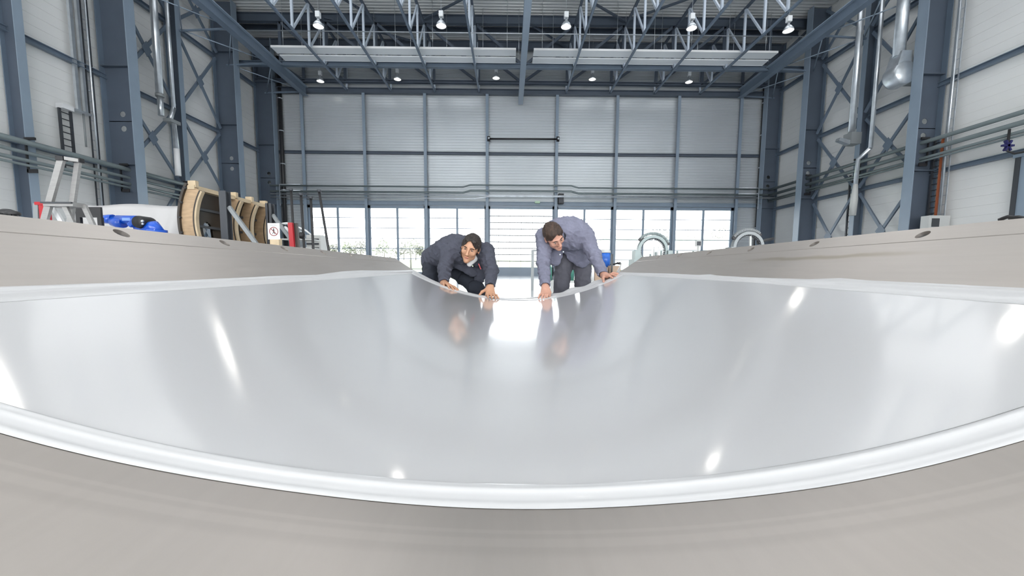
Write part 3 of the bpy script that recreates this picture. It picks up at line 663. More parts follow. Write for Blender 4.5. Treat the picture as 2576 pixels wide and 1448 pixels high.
for y in (-.5, .5, 1.5, 2.5, 3.3):
    b = MB(); pl = [(cyl(an, 0, -.1).x, cyl(an, 0, -.1).z) for an in [AL + 2 + (AR - AL - 4) * i / 24 for i in range(25)]]
    b.prism(pl + [(.95, .06), (-.8, .06)], 'Y', y - .01, y + .01); b.build('support_rib', 'greymach', mould)
for x in (-.8, .95): MB().box(x - .05, x + .05, -.6, 3.4, 0, .1).build('floor_beam', 'greymach', mould)

# ---- film sheet on the mould
def interp(x, xs, ys_): return float(np.interp(x, xs, ys_))
film = thing('film_sheet', 'glossy white film sheet laid inside the metal mould', 'sheet', cyl(0, 1.8))
def near_out(a): return .3845 + .00115 * a + .0009 * math.sin(a * .5)
def near_in(a): return .4250 + .0014 * a
def wob(y, ph): return .12 * math.sin(y * 3.1 + ph) + .09 * math.sin(y * 7.3 + ph * 2)
LO = ([.38, 1.1, 1.45, 1.62, 1.9, 2.2, 2.9, 3.43], [-28.25, -28.45, -28.75, -28.75, -29.6, -30.0, -29.9, -30.1])
RO = ([.38, .7, 1.02, 1.12, 1.22, 1.5, 1.78, 1.86, 1.95, 2.3, 3.43], [28.5, 28.5, 28.85, 29.15, 28.8, 28.8, 29.0, 29.45, 29.1, 29.4, 29.4])
def lo(y): return interp(y, *LO) + .3 * wob(y, 1) * (y > 1)
def ro(y): return interp(y, *RO) + .25 * wob(y, 4) * (y > .8)
def li(y): return interp(y, [.4, 1.1, 3.2], [-26.6, -26.9, -28.1]) 
def ri(y): return interp(y, [.4, .9, 1.5, 3.2], [26.2, 26.7, 27.4, 27.9])
def oy(a): return near_out(a)
FY_IN, FY_OUT = 3.13, 3.44
# glossy panel
NA, NYP = 90, 110; b = MB()
for j in range(NYP + 1):
    t = (j / NYP) ** 1.5
    for i in range(NA + 1):
        u = i / NA
        a_ = -27 + 54 * u; y = near_in(a_) * (1 - t) + FY_IN * t
        an = li(y) + (ri(y) - li(y)) * u
        b.v.append(cyl(an, y, .004))
b.f = [(j * (NA + 1) + i, j * (NA + 1) + i + 1, (j + 1) * (NA + 1) + i + 1, (j + 1) * (NA + 1) + i) for j in range(NYP) for i in range(NA)]; b.sm = [True] * len(b.f)
top = b.build('glossy_panel', 'sheet', film, fixn=False)
# milky margin all round with soft lengthwise folds
def border(name, inner_pts, outer_pts, seed, amp, nv=18, lift=lambda a, y, v: 0):
    b = MB(); nu = len(inner_pts); rg = np.random.default_rng(seed); ph = rg.uniform(0, 6.28, 6)
    for i in range(nu):
        for j in range(nv + 1):
            v = j / nv; ai, yi = inner_pts[i]; ao, yo = outer_pts[i]; a = ai + (ao - ai) * v; y = yi + (yo - yi) * v
            s = i / nu * 14
            env = math.sin(math.pi * min(1, max(0, v))) ** .6
            fold = (.5 + .5 * math.sin(v * 7.5 + ph[0] + .9 * math.sin(s * .45 + ph[1]))) ** 2.5 * .6 + (.5 + .5 * math.sin(v * 12 + ph[2] + 1.2 * math.sin(s * .3 + ph[3]))) ** 4 * .45
            fine = .16 * math.sin(s * 5.1 + v * 3 + ph[4]) * math.sin(s * 2.3 + ph[5]) ** 2 * v
            b.v.append(cyl(a, y, lift(a, y, v) + .0042 + .0012 * min(1, v / .06) - .0048 * v + amp * env * (fold + fine)))
    w_ = nv + 1; b.f = [(i * w_ + j, i * w_ + j + 1, (i + 1) * w_ + j + 1, (i + 1) * w_ + j) for i in range(nu - 1) for j in range(nv)]; b.sm = [True] * len(b.f)
    return b.build(name, 'margin', film, fixn=False)
N = 240
border('near_margin', [(-26.7 + 53.2 * i / N, near_in(-26.7 + 53.2 * i / N)) for i in range(N + 1)], [(-28.3 + 56.9 * i / N, near_out(-28.3 + 56.9 * i / N)) for i in range(N + 1)], 3, .0022)
ysl = [.385 + (FY_OUT - .385) * (i / N) ** 1.3 for i in range(N + 1)]
ysi = [near_in(-27) + (FY_IN - near_in(-27)) * (i / N) ** 1.3 for i in range(N + 1)]
border('left_margin', [(li(y), y) for y in ysi], [(lo(yo), yo) for yo in [.352 + (FY_OUT - .352) * (i / N) ** 1.3 for i in range(N + 1)]], 5, .008)
ysr = [near_in(27) + (FY_IN - near_in(27)) * (i / N) ** 1.3 for i in range(N + 1)]
border('right_margin', [(ri(y), y) for y in ysr], [(ro(yo), yo) for yo in [.417 + (FY_OUT - .417) * (i / N) ** 1.3 for i in range(N + 1)]], 8, .008)
border('far_margin', [(li(3.13) + (ri(3.13) - li(3.13)) * i / N, FY_IN) for i in range(N + 1)], [(-30.1 + 59.5 * i / N, FY_OUT + .004 * math.sin(i * .21)) for i in range(N + 1)], 11, .012, 18, lambda a, y, v: .030 * v * v * max(0, math.sin(math.pi * min(1, max(0, (a - 3) / 26)))) * (.7 + .3 * math.sin(a * .9)))
# loose corner flap sticking up at the far right, under the second man's hand
b = MB(); c0 = cyl(26.0, 3.35, .004); c1 = cyl(29.3, 3.38, .004)
for j in range(7):
    for i in range(7):
        u, v = i / 6, j / 6; p = c0.lerp(c1, u); b.v.append(p + Vector((.025 * v + .012 * math.sin(u * 5) * v, -.03 * v, (.03 + .06 * u) * v + .006 * math.sin(u * 9 + v * 4) * v)))
b.f = [(j * 7 + i, j * 7 + i + 1, j * 7 + i + 8, j * 7 + i + 7) for j in range(6) for i in range(6)]; b.sm = [True] * len(b.f)
b.build('corner_flap', 'margin', film, fixn=False)

# ================================================================ THINGS BEHIND THE LEFT LIP
# platform step ladder
y0 = 5.0; dy = .55
a = thing('step_ladder', 'aluminium platform step ladder with tall handrail at far left', 'ladder', (at(170, 560, y0).x, y0, 0))
def leg(nm, p, q, w_=.055, d_=.03, m='alu'):
    p = Vector(p); q = Vector(q); d = q - p; e = q + d * (q.z / -d.z) if d.z < 0 else q; e.z = max(e.z, 0)
    return MB().bar(p, e, w_, d_, (0, 1, 0)).build(nm, m, a)
h1, h2 = at(155, 400, y0), at(197, 405, y0 + .1); k1, k2 = at(113, 552, y0), at(180, 530, y0 + .1)
leg('stile', h1, k1, .075, .035); leg('stile', h2, k2, .06, .035)
MB().bar(at(160, 398, y0), at(202, 405, y0 + .1), .05, .04).build('handrail', 'alu', a)
for p in (h1, h2): MB().box(p.x - .045, p.x + .045, p.y - .03, p.y + .03, p.z - .02, p.z + .03).build('end_cap', 'black', a)
pa, pb = at(119, 506, y0), at(216, 517, y0 + .1)
MB().box(pa.x, pb.x, y0 - .05, y0 + .1, pb.z - .03, pb.z + .02).build('platform', 'alu', a); MB().box(pa.x - .01, pb.x, y0 - .07, y0 - .05, pb.z + .0, pb.z + .018).build('platform_edge', 'dark', a)
leg('leg', at(160, 511, y0), at(185, 565, y0), .055); leg('leg', at(211, 516, y0 + .08), at(234, 566, y0 + .08), .055); leg('leg', at(131, 516, y0 + .1), at(152, 552, y0 + .1), .05, .03, 'white')
for z in (.3, .55, .8): MB().box(pa.x - .12 - .1 * (1.2 - z), pa.x + .3, y0 - .03, y0 + .04, z, z + .03).build('step', 'alu', a)
# red trestle
y = 7.0; p = at(105, 512, y); a = thing('trestle', 'red and grey metal trestle behind the step ladder', 'trestle', (p.x, y, 0))
MB().bar(at(93, 512, y), at(119, 512, y), .08, .05).build('crossbeam', 'red', a); MB().bar(at(107, 512, y), (at(112, 548, y).x, y, 0), .09, .05, (0, 1, 0)).build('leg', 'red', a); MB().bar(at(93, 512, y), (at(80, 600, y).x, y, 0), .08, .05, (0, 1, 0)).build('leg', 'greymach', a)
MB().bar(at(118, 512, y), (at(132, 600, y).x, y, 0), .06, .05, (0, 1, 0)).build('leg', 'red', a)
# bag on a workbench, extreme left
y = 3.2; p = at(28, 538, y); a = thing('workbench', 'grey workbench mostly hidden behind the left lip of the mould', 'workbench', (p.x - .1, y, 0)); zt = at(28, 546, y).z
MB().box(p.x - .5, p.x + .09, y - .12, y + .3, zt - .04, zt).build('worktop', 'greymach', a)
for sx in (-.45, .05):
    for sy in (-.08, .25): MB().box(p.x + sx - .025, p.x + sx + .025, y + sy - .025, y + sy + .025, 0, zt - .04).build('leg', 'greymach', a)
a = thing('work_gloves', 'crumpled black work gloves on the workbench at far left', 'gloves', (p.x, y, zt)); b = MB()
b.ball((p.x - .03, y, zt + .032), .06, .05, .032); b.ball((p.x + .035, y - .02, zt + .024), .055, .04, .024); b.build('glove_palm', 'black', a)
b = MB(); [b.tube([(p.x + .02 + .012 * q, y - .03, zt + .014), (p.x + .06 + .01 * q, y - .06 + .02 * q, zt + .01)], .008, 6) for q in range(3)]; b.build('glove_fingers', 'black', a); MB().ball((p.x - .06, y, zt + .02), .025, .03, .018).build('cuff', 'red', a)
# black framed stand
y = 6.0; p0, p1 = at(188, 520, y), at(252, 521, y); a = thing('machine_frame', 'black frame stand open in the middle, behind the step ladder', 'frame', ((p0.x + p1.x) / 2, y, 0))
zb = at(190, 546, y).z; MB().box(p0.x, p1.x, y, y + .03, zb, p0.z).build('top_panel', 'black', a)
for x0, x1 in ((p0.x, p0.x + .06), (p1.x - .06, p1.x + .0)): MB().box(x0, x1, y, y + .04, 0, zb).build('leg', 'black', a)
# dust sheet over a rack
y = 8.2; x0, x1 = at(190, 515, y).x, at(482, 515, y).x; zt = at(350, 515, y).z
b = MB(); NX, NZ = 70, 26
for j in range(NZ + 1):
    for i in range(NX + 1):
        u, v = i / NX, j / NZ; x = x0 + (x1 - x0) * u
        sag = .012 * math.sin(u * 9) * (1 - v) + .015 * abs(math.sin(u * 5.3)); fold = .10 * math.sin(u * 26 + 2 * math.sin(v * 4 + u * 7)) * v ** .7 + .06 * math.sin(u * 11 + v * 5)
        b.v.append((x, y - .05 - .12 * v + fold * .8, max(.01, (zt - sag) * (1 - v))))
for i in range(NX + 1): b.v.append((x0 + (x1 - x0) * i / NX, y + .6, zt - .03 - .03 * math.sin(i * .4)))
b.f = [(j * (NX + 1) + i, j * (NX + 1) + i + 1, (j + 1) * (NX + 1) + i + 1, (j + 1) * (NX + 1) + i) for j in range(NZ) for i in range(NX)]
o = (NZ + 1) * (NX + 1); b.f += [(i, i + 1, o + i + 1, o + i) for i in range(NX)]; b.sm = [True] * len(b.f)
tag(b.build('dust_sheet', 'cloth', fixn=False), 'large white dust sheet draped behind the blue robot arm', 'cloth')
# blue robot arm
y = 6.6; P = lambda px, py, dy=0: at(px, py, y + dy)
sh = P(388, 578); a = thing('robot_arm', 'bright blue industrial robot arm with black wrist joint, folded flat', 'robot', (sh.x, y, 0))
MB().tube([P(262, 551), P(285, 551)], [.068, .075], 16).build('tool_flange', 'blue', a)
MB().tube([P(284, 556), P(300, 560), P(312, 560)], [.078, .092, .08], 16).build('elbow_housing', 'blue', a)
MB().tube([P(296, 552), P(345, 553)], [.07, .068], 16).build('forearm', 'blue', a)
MB().box(P(318, 552).x, P(338, 552).x, y - .075, y - .06, P(318, 556).z, P(318, 549).z).build('lettering_plate', 'bluelt', a)
MB().bar(P(343, 556), P(352, 566), .17, .24, (0, 1, 0)).build('wrist_bracket', 'blue', a, .02)
c = P(364, 560); MB().lathe([(0, -.13), (.09, -.13), (.1, -.1), (.1, .1), (.09, .13), (0, .13)], c, 18, 'Y').build('joint_motor', 'black', a)
MB().ball(P(358, 556, -.14), .022).build('joint_cap', 'galv', a); MB().ball(P(359, 563, -.14), .018).build('joint_cap', 'galv', a)
MB().tube([P(345, 570), P(366, 578)], .07, 12).build('lower_link', 'blue', a)
MB().tube([P(368, 572), P(388, 572), P(403, 584)], [.09, .11, .07], 14).build('upper_arm', 'blue', a)
MB().tube([sh, (sh.x, y, .45)], .17, 18).build('column', 'blue', a); MB().lathe([(0, 0), (.3, 0), (.3, .08), (.22, .12), (.2, .45), (0, .45)], (sh.x, y, 0), 20).build('base', 'black', a)
# curved rib tool made of plywood
CX_, CZ_, RO_ = -4.96, 1.5, 1.5
a = thing('curved_rib_frame', 'curved plywood rib frame with dark inner skin standing on the left', 'frame', (CX_ - 1.2, 9, 0)); LOCAL = a
def ribpoly(r0, r1, a0, a1, nseg=28):
    o = [(CX_ - r1 * math.cos(t), CZ_ + r1 * math.sin(t)) for t in np.linspace(a0, a1, nseg)]; i_ = [(CX_ - r0 * math.cos(t), CZ_ + r0 * math.sin(t)) for t in np.linspace(a1, a0, nseg)]; return o + i_
A0, A1 = R_(-62), R_(29.5)
for y in (8.0, 9.15, 9.7, 10.25):
    MB().prism(ribpoly(1.22, 1.455, A0, A1), 'Y', y - .02, y + .02).build('rib', 'wood', a)
    MB().prism(ribpoly(1.20, 1.225, A0, A1), 'Y', y - .035, y + .1).build('rib_lining', 'brown', a); MB().prism(ribpoly(1.165, 1.20, A0, A1), 'Y', y - .03, y + .05).build('rib_edge_strip', 'woodpale', a)
    MB().box(CX_ - 1.28, CX_ - 1.13, y - .03, y + .05, CZ_ + .66, CZ_ + .785).build('end_block', 'woodpale', a)
b = MB(); tt = np.linspace(A0, A1, 90)
# skin with an oval cut-out near the first rib
ry = np.linspace(7.93, 10.3, 90)
def inhole(t, y): return ((y - 8.65) / .14) ** 2 + ((t + R_(5.5)) / .14) ** 2 < 1
for r in (1.455, 1.50):
    for yv in ry:
        for t in tt: b.v.append((CX_ - r * math.cos(t), yv, CZ_ + r * math.sin(t)))
n1 = len(tt); L1 = len(ry) * n1
for j in range(len(ry) - 1):
    for i in range(n1 - 1):
        if inhole((tt[i] + tt[i + 1]) / 2, (ry[j] + ry[j + 1]) / 2): continue
        q = (j * n1 + i, j * n1 + i + 1, (j + 1) * n1 + i + 1, (j + 1) * n1 + i); b.f += [q, tuple(L1 + k for k in reversed(q))]; b.sm += [True, True]
for j in range(len(ry) - 1):
    for i in (0, n1 - 1): b.f.append((j * n1 + i, (j + 1) * n1 + i, L1 + (j + 1) * n1 + i, L1 + j * n1 + i)); b.sm.append(False)
for i in range(n1 - 1):
    for j in (0, len(ry) - 1): b.f.append((j * n1 + i, j * n1 + i + 1, L1 + j * n1 + i + 1, L1 + j * n1 + i)); b.sm.append(False)
b.build('curved_skin', 'brown', a, fixn=False)
MB().box(CX_ - 1.29, CX_ - 1.15, 7.96, 10.32, CZ_ + .62, CZ_ + .70).build('top_rail', 'woodpale', a)
for t in (R_(12), R_(-2), R_(-16)):
    b = MB(); cx, cz = CX_ - 1.42 * math.cos(t), CZ_ + 1.42 * math.sin(t); b.box(cx - .02, cx + .03, 8.1, 10.2, cz - .025, cz + .025); b.build('stringer', 'dark', a)
for t in np.linspace(R_(-20), R_(26), 5): MB().ball((CX_ - 1.47 * math.cos(t), 7.955, CZ_ + 1.47 * math.sin(t)), .035, .03, .035).build('bolt_knob', 'black', a)
for y in (8.0, 10.2): MB().box(CX_ - 1.0, CX_ - .85, y - .04, y + .04, 0, CZ_ - 1.05).build('foot', 'woodpale', a)
for i, y in enumerate((7.9, 9.5)):
    xx = at((566, 678)[i], 500, y).x; zt = at((566, 678)[i], (481, 512)[i], y).z
    a = thing('support_post', 'dark grey steel post with slanted brace, %s' % ('in front of the plywood rib frame' if i == 0 else 'behind the warning sign'), 'post', (xx, y, 0), 'braced posts by the rib frame')
    MB().ibeam((xx, y, 0), (xx, y, zt), .13, .15, .015, .02, (0, 1, 0)).build('upright', 'dark', a)
    q = at((576, 686)[i], (520, 540)[i], y); MB().bar(q, (q.x + .95, y - .02, q.z - 1.35), .07, .06, (0, 1, 0)).build('brace', 'greymach', a); MB().box(xx - .15, q.x + 1.05, y - .1, y + .1, 0, .05).build('base_plate', 'dark', a)
# warning sign
y = 6.3; p = at(689, 581, y); a = thing('warning_sign', 'white paper sign with crossed out walking figure on a pine block', 'sign', (p.x, y, 0))
tl, br = at(673, 561, y), at(705, 602, y)
MB().box(tl.x, br.x, y - .004, y, br.z, tl.z).build('paper', 'paper', a)
cx, cz = (tl.x + br.x) / 2, (tl.z + br.z) / 2 - .003; b = MB(); R0, R1 = .058, .070
ring = [(cx + r * math.cos(t), y - .0055, cz + r * math.sin(t)) for r in (R0, R1) for t in np.linspace(0, 2 * math.pi, 40, endpoint=False)]
b.add(ring, [(k, (k + 1) % 40, 40 + (k + 1) % 40, 40 + k) for k in range(40)]); b.bar((cx - .045, y - .0056, cz + .045), (cx + .045, y - .0056, cz - .045), .002, .011, (1, 0, 1)); b.build('prohibition_ring', 'ink', a)
b = MB(); b.ball((cx + .0, y - .006, cz + .038), .010, .002, .010); 
for p_, q_, w_ in (((.0, .028), (-.002, -.004), .014), ((0, -.004), (.018, -.04), .009), ((-.002, -.004), (-.018, -.038), .009), ((0, .022), (.02, .004), .006), ((0, .022), (-.02, .008), .006)):
    b.bar((cx + p_[0], y - .005, cz + p_[1]), (cx + q_[0], y - .005, cz + q_[1]), .002, w_, (1, 0, 0) if abs(p_[0] - q_[0]) < abs(p_[1] - q_[1]) else (0, 0, 1))
b.build('walking_figure', 'black', a)
b = MB(); [b.box(cx - .06, cx + .06 - .02 * k, y - .005, y - .004, cz + .088 + .012 * k, cz + .094 + .012 * k) for k in range(2)]; b.box(cx - .05, cx + .045, y - .005, y - .004, cz - .095, cz - .09); b.build('text_line', 'inkgrey', a)
MB().box(cx - .07, cx + .07, y, y + .09, 0, br.z + .02).build('pine_block', 'woodpale', a)
# thin dark stands with red post and grey cart behind
y = 9.0
for i, (t, bt, lab) in enumerate((((732, 480), (740, 612), 'thin dark upright pole just right of the red post'), ((757, 492), (765, 615), 'thin dark pole carrying a round black ball'), ((782, 500), (788, 622), 'thin dark pole standing in front of the first wall post'), ((803, 483), (826, 622), 'thin dark pole leaning across the first window'))):
    p, q = at(*t, y), at(*bt, y); d = q - p; e = q + d * (q.z / -d.z)
    a = thing('thin_pole', lab, 'pole', e, 'thin dark poles'); MB().tube([p, e], .028, 8).build('rod', 'black', a); MB().tube([p, p + Vector((0, 0, .05))], .045, 8).build('tip', 'dark', a)
    MB().lathe([(0, 0), (.16, 0), (.16, .03), (0, .03)], (e.x, e.y, 0), 14).build('foot', 'black', a)
    if i == 1: MB().ball(at(759, 592, y - .05), .075).build('ball', 'black', a)
y = 8.4; p, q = at(731, 560, y), at(737, 612, y); a = thing('red_post', 'short leaning red and dark metal post', 'post', (q.x, y, 0))
MB().bar(p, (q.x + .03, y, .02), .09, .06, (0, 1, 0)).build('front_face', 'red', a); MB().bar(p + Vector((.07, .08, 0)), (q.x + .1, y + .08, .02), .06, .06, (0, 1, 0)).build('back_face', 'brown', a)
y = 9.6; p0, p1 = at(706, 590, y), at(782, 600, y); a = thing('tool_trolley', 'light grey trolley with hoses behind the red post', 'trolley', ((p0.x + p1.x) / 2, y, 0))
MB().box(p0.x, p1.x, y, y + .5, p1.z - .03, p1.z).build('tray', 'cab', a); MB().box(p0.x + .02, p1.x - .02, y + .02, y + .48, .3, p1.z - .2).build('body', 'cab', a, .02)
MB().tube([at(704, 563, y), at(722, 561, y), at(738, 566, y), at(770, 580, y), at(782, 590, y)], .022, 8).build('hose', 'white', a); MB().tube([at(742, 606, y), at(747, 580, y), at(758, 582, y), at(764, 604, y)], .015, 8).build('hose', 'galv', a)
MB().ball(at(718, 578, y) + Vector((0, 0, 0)), .06, .06, .09).build('bottle', 'white', a)
for sx in (.05, .6):
    for sy in (.05, .45): MB().lathe([(0, -.02), (.07, -.02), (.07, .02), (0, .02)], (p0.x + sx, y + sy, .07), 14, 'Y').build('wheel', 'black', a)
y = 9.2; p0 = at(657, 565, y); a = thing('control_cabinet', 'pale grey cabinet seen between the rib frame and the sign', 'cabinet', (p0.x, y, 0)); p1 = at(674, 565, y)
MB().box(p0.x, p1.x + .25, 11.2, 11.6, 0, p0.z - .05).build('housing', 'cab', a, .01)
b = MB(); [b.box(p0.x + .02, p1.x + .2, 11.17, 11.2, p0.z - .2 - .12 * k, p0.z - .15 - .12 * k) for k in range(5)]; b.build('vent_slot', 'dark', a)
# cable over the right lip
b = MB(); pts = [atx(px, py, 1.19) for px, py in ((2600, 553), (2576, 549), (2562, 546), (2548, 547), (2535, 545), (2524, 549), (2514, 553))]
tag(b.tube(pts, .0045, 8).build('black_cable', 'black'), 'black cable lying over the right lip of the mould', 'cable')

# ================================================================ THINGS BEHIND THE RIGHT LIP
def ring_machine(name, lab, c, r, m, y, th0, th1):
    a = thing(name, lab, 'machine', (c.x, y, 0), 'ring gear machines')
    MB().lathe([(r * .76, -.05), (r * .93, -.05), (r * .93, .05), (r * .76, .05), (r * .76, -.05)], c, 40, 'Y', False).build('ring', m, a)
    b = MB(); n = 44
    for k in range(n):
        t = 2 * math.pi * k / n; d = Vector((math.cos(t), 0, math.sin(t))); b.bar(c + d * r * .68, c + d * r * .78, r * .05, .06, (0, 1, 0))
    b.build('inner_teeth', 'dark', a)
    b = MB(); nt = 30
    for k in range(nt):
        t = th0 + (th1 - th0) * k / (nt - 1); d = Vector((math.cos(t), 0, math.sin(t))); b.bar(c + d * r * 1.0, c + d * r * 1.13, r * .035, .06, (0, 1, 0))
    b.build('chain_guard', m, a)
    b = MB(); nt = 40; b.tube([c + Vector((math.cos(t), 0, math.sin(t))) * r * 1.0 for t in np.linspace(th0, th1, nt)], .014, 6); b.build('guard_rail', m, a)
    MB().box(c.x - r * 1.15, c.x - r * .85, y - .1, y + .1, 0, c.z).build('stand', m, a); MB().box(c.x + r * .85, c.x + r * 1.15, y - .1, y + .1, 0, c.z).build('stand', m, a)
    for t in (th0, th1): MB().bar(c + Vector((math.cos(t), 0, math.sin(t))) * r * .95, c + Vector((math.cos(t), 0, math.sin(t))) * r * 1.1, .1, .05, (0, 1, 0)).build('clamp', 'black', a)
    return a
y = 7.5; c = at(1641, 630, y); a = ring_machine('ring_gear', 'pale green upright ring gear in front of the window, left one of two', c, .305, 'teeth', y, R_(28), R_(135))
MB().box(c.x - .38, c.x + 1.15, y - .15, y + .2, 0, at(1640, 652, y).z).build('bed', 'teeth', a)
b = MB()
for k in range(12): x = c.x - .05 + k * .1; b.lathe([(0, 0), (.03, 0), (.03, .05), (.018, .07), (.018, .1 + .03 * (k % 3)), (0, .1 + .03 * (k % 3))], (x, y - .05, at(1640, 652, y).z), 8)
b.build('fitting_row', 'teeth', a); MB().bar(at(1644, 600, y), at(1641, 640, y), .02, .02).build('hand_lever', 'galv', a); MB().box(c.x + .07, c.x + .16, y + .1, y + .15, c.z - .1, c.z + .08).build('display', 'white', a)
y = 7.2; c = at(1880, 622, y); a = ring_machine('ring_gear', 'grey upright ring gear by the corner column, right one of two', c, .30, 'greymach', y, R_(52), R_(142))
MB().bar(at(1888, 588, y), at(1887, 620, y), .03, .03).build('hand_lever', 'cab', a)
MB().tube([at(1905, 611, y), at(1925, 604, y), at(1945, 600, y)], .025, 8).build('cable', 'black', a)
y = 8.0; p = at(1757, 612, y); a = thing('monitor', 'small dark monitor on a slim stand between the ring gears', 'monitor', (p.x, y, 0))
MB().box(p.x - .055, p.x + .055, y - .02, y + .03, p.z - .06, p.z + .06).build('housing', 'cab', a, .005); MB().box(p.x - .04, p.x + .04, y - .025, y - .02, p.z - .04, p.z + .04).build('screen', 'dark', a); MB().tube([(p.x, y, 0), (p.x, y, p.z - .06)], .02, 8).build('stand', 'cab', a); MB().lathe([(0, 0), (.15, 0), (.15, .02), (0, .02)], (p.x, y, 0), 14).build('base', 'cab', a)
# low table with paint can, boxes, bottles behind the men
y = 5.6; zt = at(1530, 706, y).z; x0, x1 = at(1378, 700, y).x, at(1566, 700, y).x
a = thing('work_table', 'low grey work table behind the right man, mostly hidden', 'table', ((x0 + x1) / 2, y, 0))
MB().box(x0, x1, y - .2, y + .35, zt - .03, zt).build('tabletop', 'cab', a)
for xx in (x0 + .04, x1 - .04):
    for yy in (y - .17, y + .32): MB().box(xx - .02, xx + .02, yy - .02, yy + .02, 0, zt - .03).build('leg', 'cab', a)
p = at(1523, 652, y + .2); r = .068; a = thing('paint_canister', 'blue canister with pale lid on the box behind the right man', 'canister', (p.x, y + .2, zt)); z0 = at(1523, 672, y + .2).z; z1 = at(1523, 636, y + .2).z
MB().lathe([(0, z0), (r, z0), (r, z1), (0, z1)], (p.x, y + .2, 0), 20).build('body', mat('blue_canister_print', (.02, .12, .5), .3, var=.3, scale=9), a); MB().lathe([(0, z1), (r * 1.05, z1), (r * 1.05, z1 + .035), (r * .5, z1 + .045), (0, z1 + .045)], (p.x, y + .2, 0), 20).build('lid', 'cab', a)
b0 = at(1499, 700, y).x; b1 = at(1532, 700, y).x; zc = z0 - .002; tag(MB().box(b0, b1, y + .06, y + .3, zt, zc).build('cardboard_box', 'card', None, .004), 'brown cardboard box under the blue canister', 'box')
tag(MB().box(b1 + .012, at(1560, 700, y).x, y - .02, y + .28, zt, at(1540, 668, y).z).build('cardboard_box', 'card', None, .004), 'brown cardboard box right of the canister, by the film corner', 'box')
q = at(1545, 667, y); b = MB(); [b.tube([(q.x + .03 * math.sin(k * 1.7), y + .1, q.z + .01), (q.x + .05 + .02 * k, y + .08, q.z + .03 + .012 * (k % 2)), (q.x + .1 + .01 * k, y + .12, q.z + .02)], .008, 6) for k in range(4)]
tag(b.build('coiled_hose', 'rubber'), 'black hose ends lying on the right cardboard box', 'hose')
p = at(1533, 655, y - .1); tag(MB().box(b1 - .005, b1 + .008, y - .16, y - .1, zt, at(1530, 640, y).z).build('upright_strip', 'black'), 'thin black upright strip beside the cardboard box', 'strip')
q = at(1491, 690, y - .12); r = .02; tag(MB().lathe([(0, zt), (r, zt), (r, at(1491, 675, y).z), (.006, at(1491, 672, y).z), (.004, at(1491, 664, y).z), (0, at(1491, 664, y).z)], (q.x, y - .12, 0), 14).build('sealant_cartridge', 'white'), 'white sealant cartridge standing by the right man\'s leg', 'cartridge')
for k, (px, lab) in enumerate(((1383, 'small dark green bottle left of the right man\'s legs'), (1438, 'small green bottle between the right man\'s legs'))):
    q = at(px, 690, y + .1); h = at(px, 664 - 2 * k, y + .1).z; a = thing('bottle', lab, 'bottle', (q.x, y + .1, zt), 'green bottles on the work table')
    MB().lathe([(0, zt), (.035, zt), (.035, h - .06), (.015, h - .03), (.015, h), (0, h)], (q.x, y + .1, 0), 14).build('body', 'glassgreen', a); MB().lathe([(0, h), (.018, h), (.018, h + .025), (0, h + .025)], (q.x, y + .1, 0), 12).build('cap', 'white' if k else 'black', a)
y = 4.9; p = at(1340, 628, 12); a = thing('barrier', 'thin grey guard barrier in front of the gate', 'barrier', (p.x, 12, 0))
MB().box(p.x - .04, p.x + .04, 11.96, 12.04, 0, p.z).build('upright', 'greymach', a); q = at(1375, 628, 12); MB().box(p.x, q.x + 1.2, 11.97, 12.03, p.z - .05, p.z + .01).build('top_rail', 'greymach', a); MB().box(q.x + 1.1, q.x + 1.18, 11.96, 12.04, 0, p.z).build('upright', 'greymach', a)

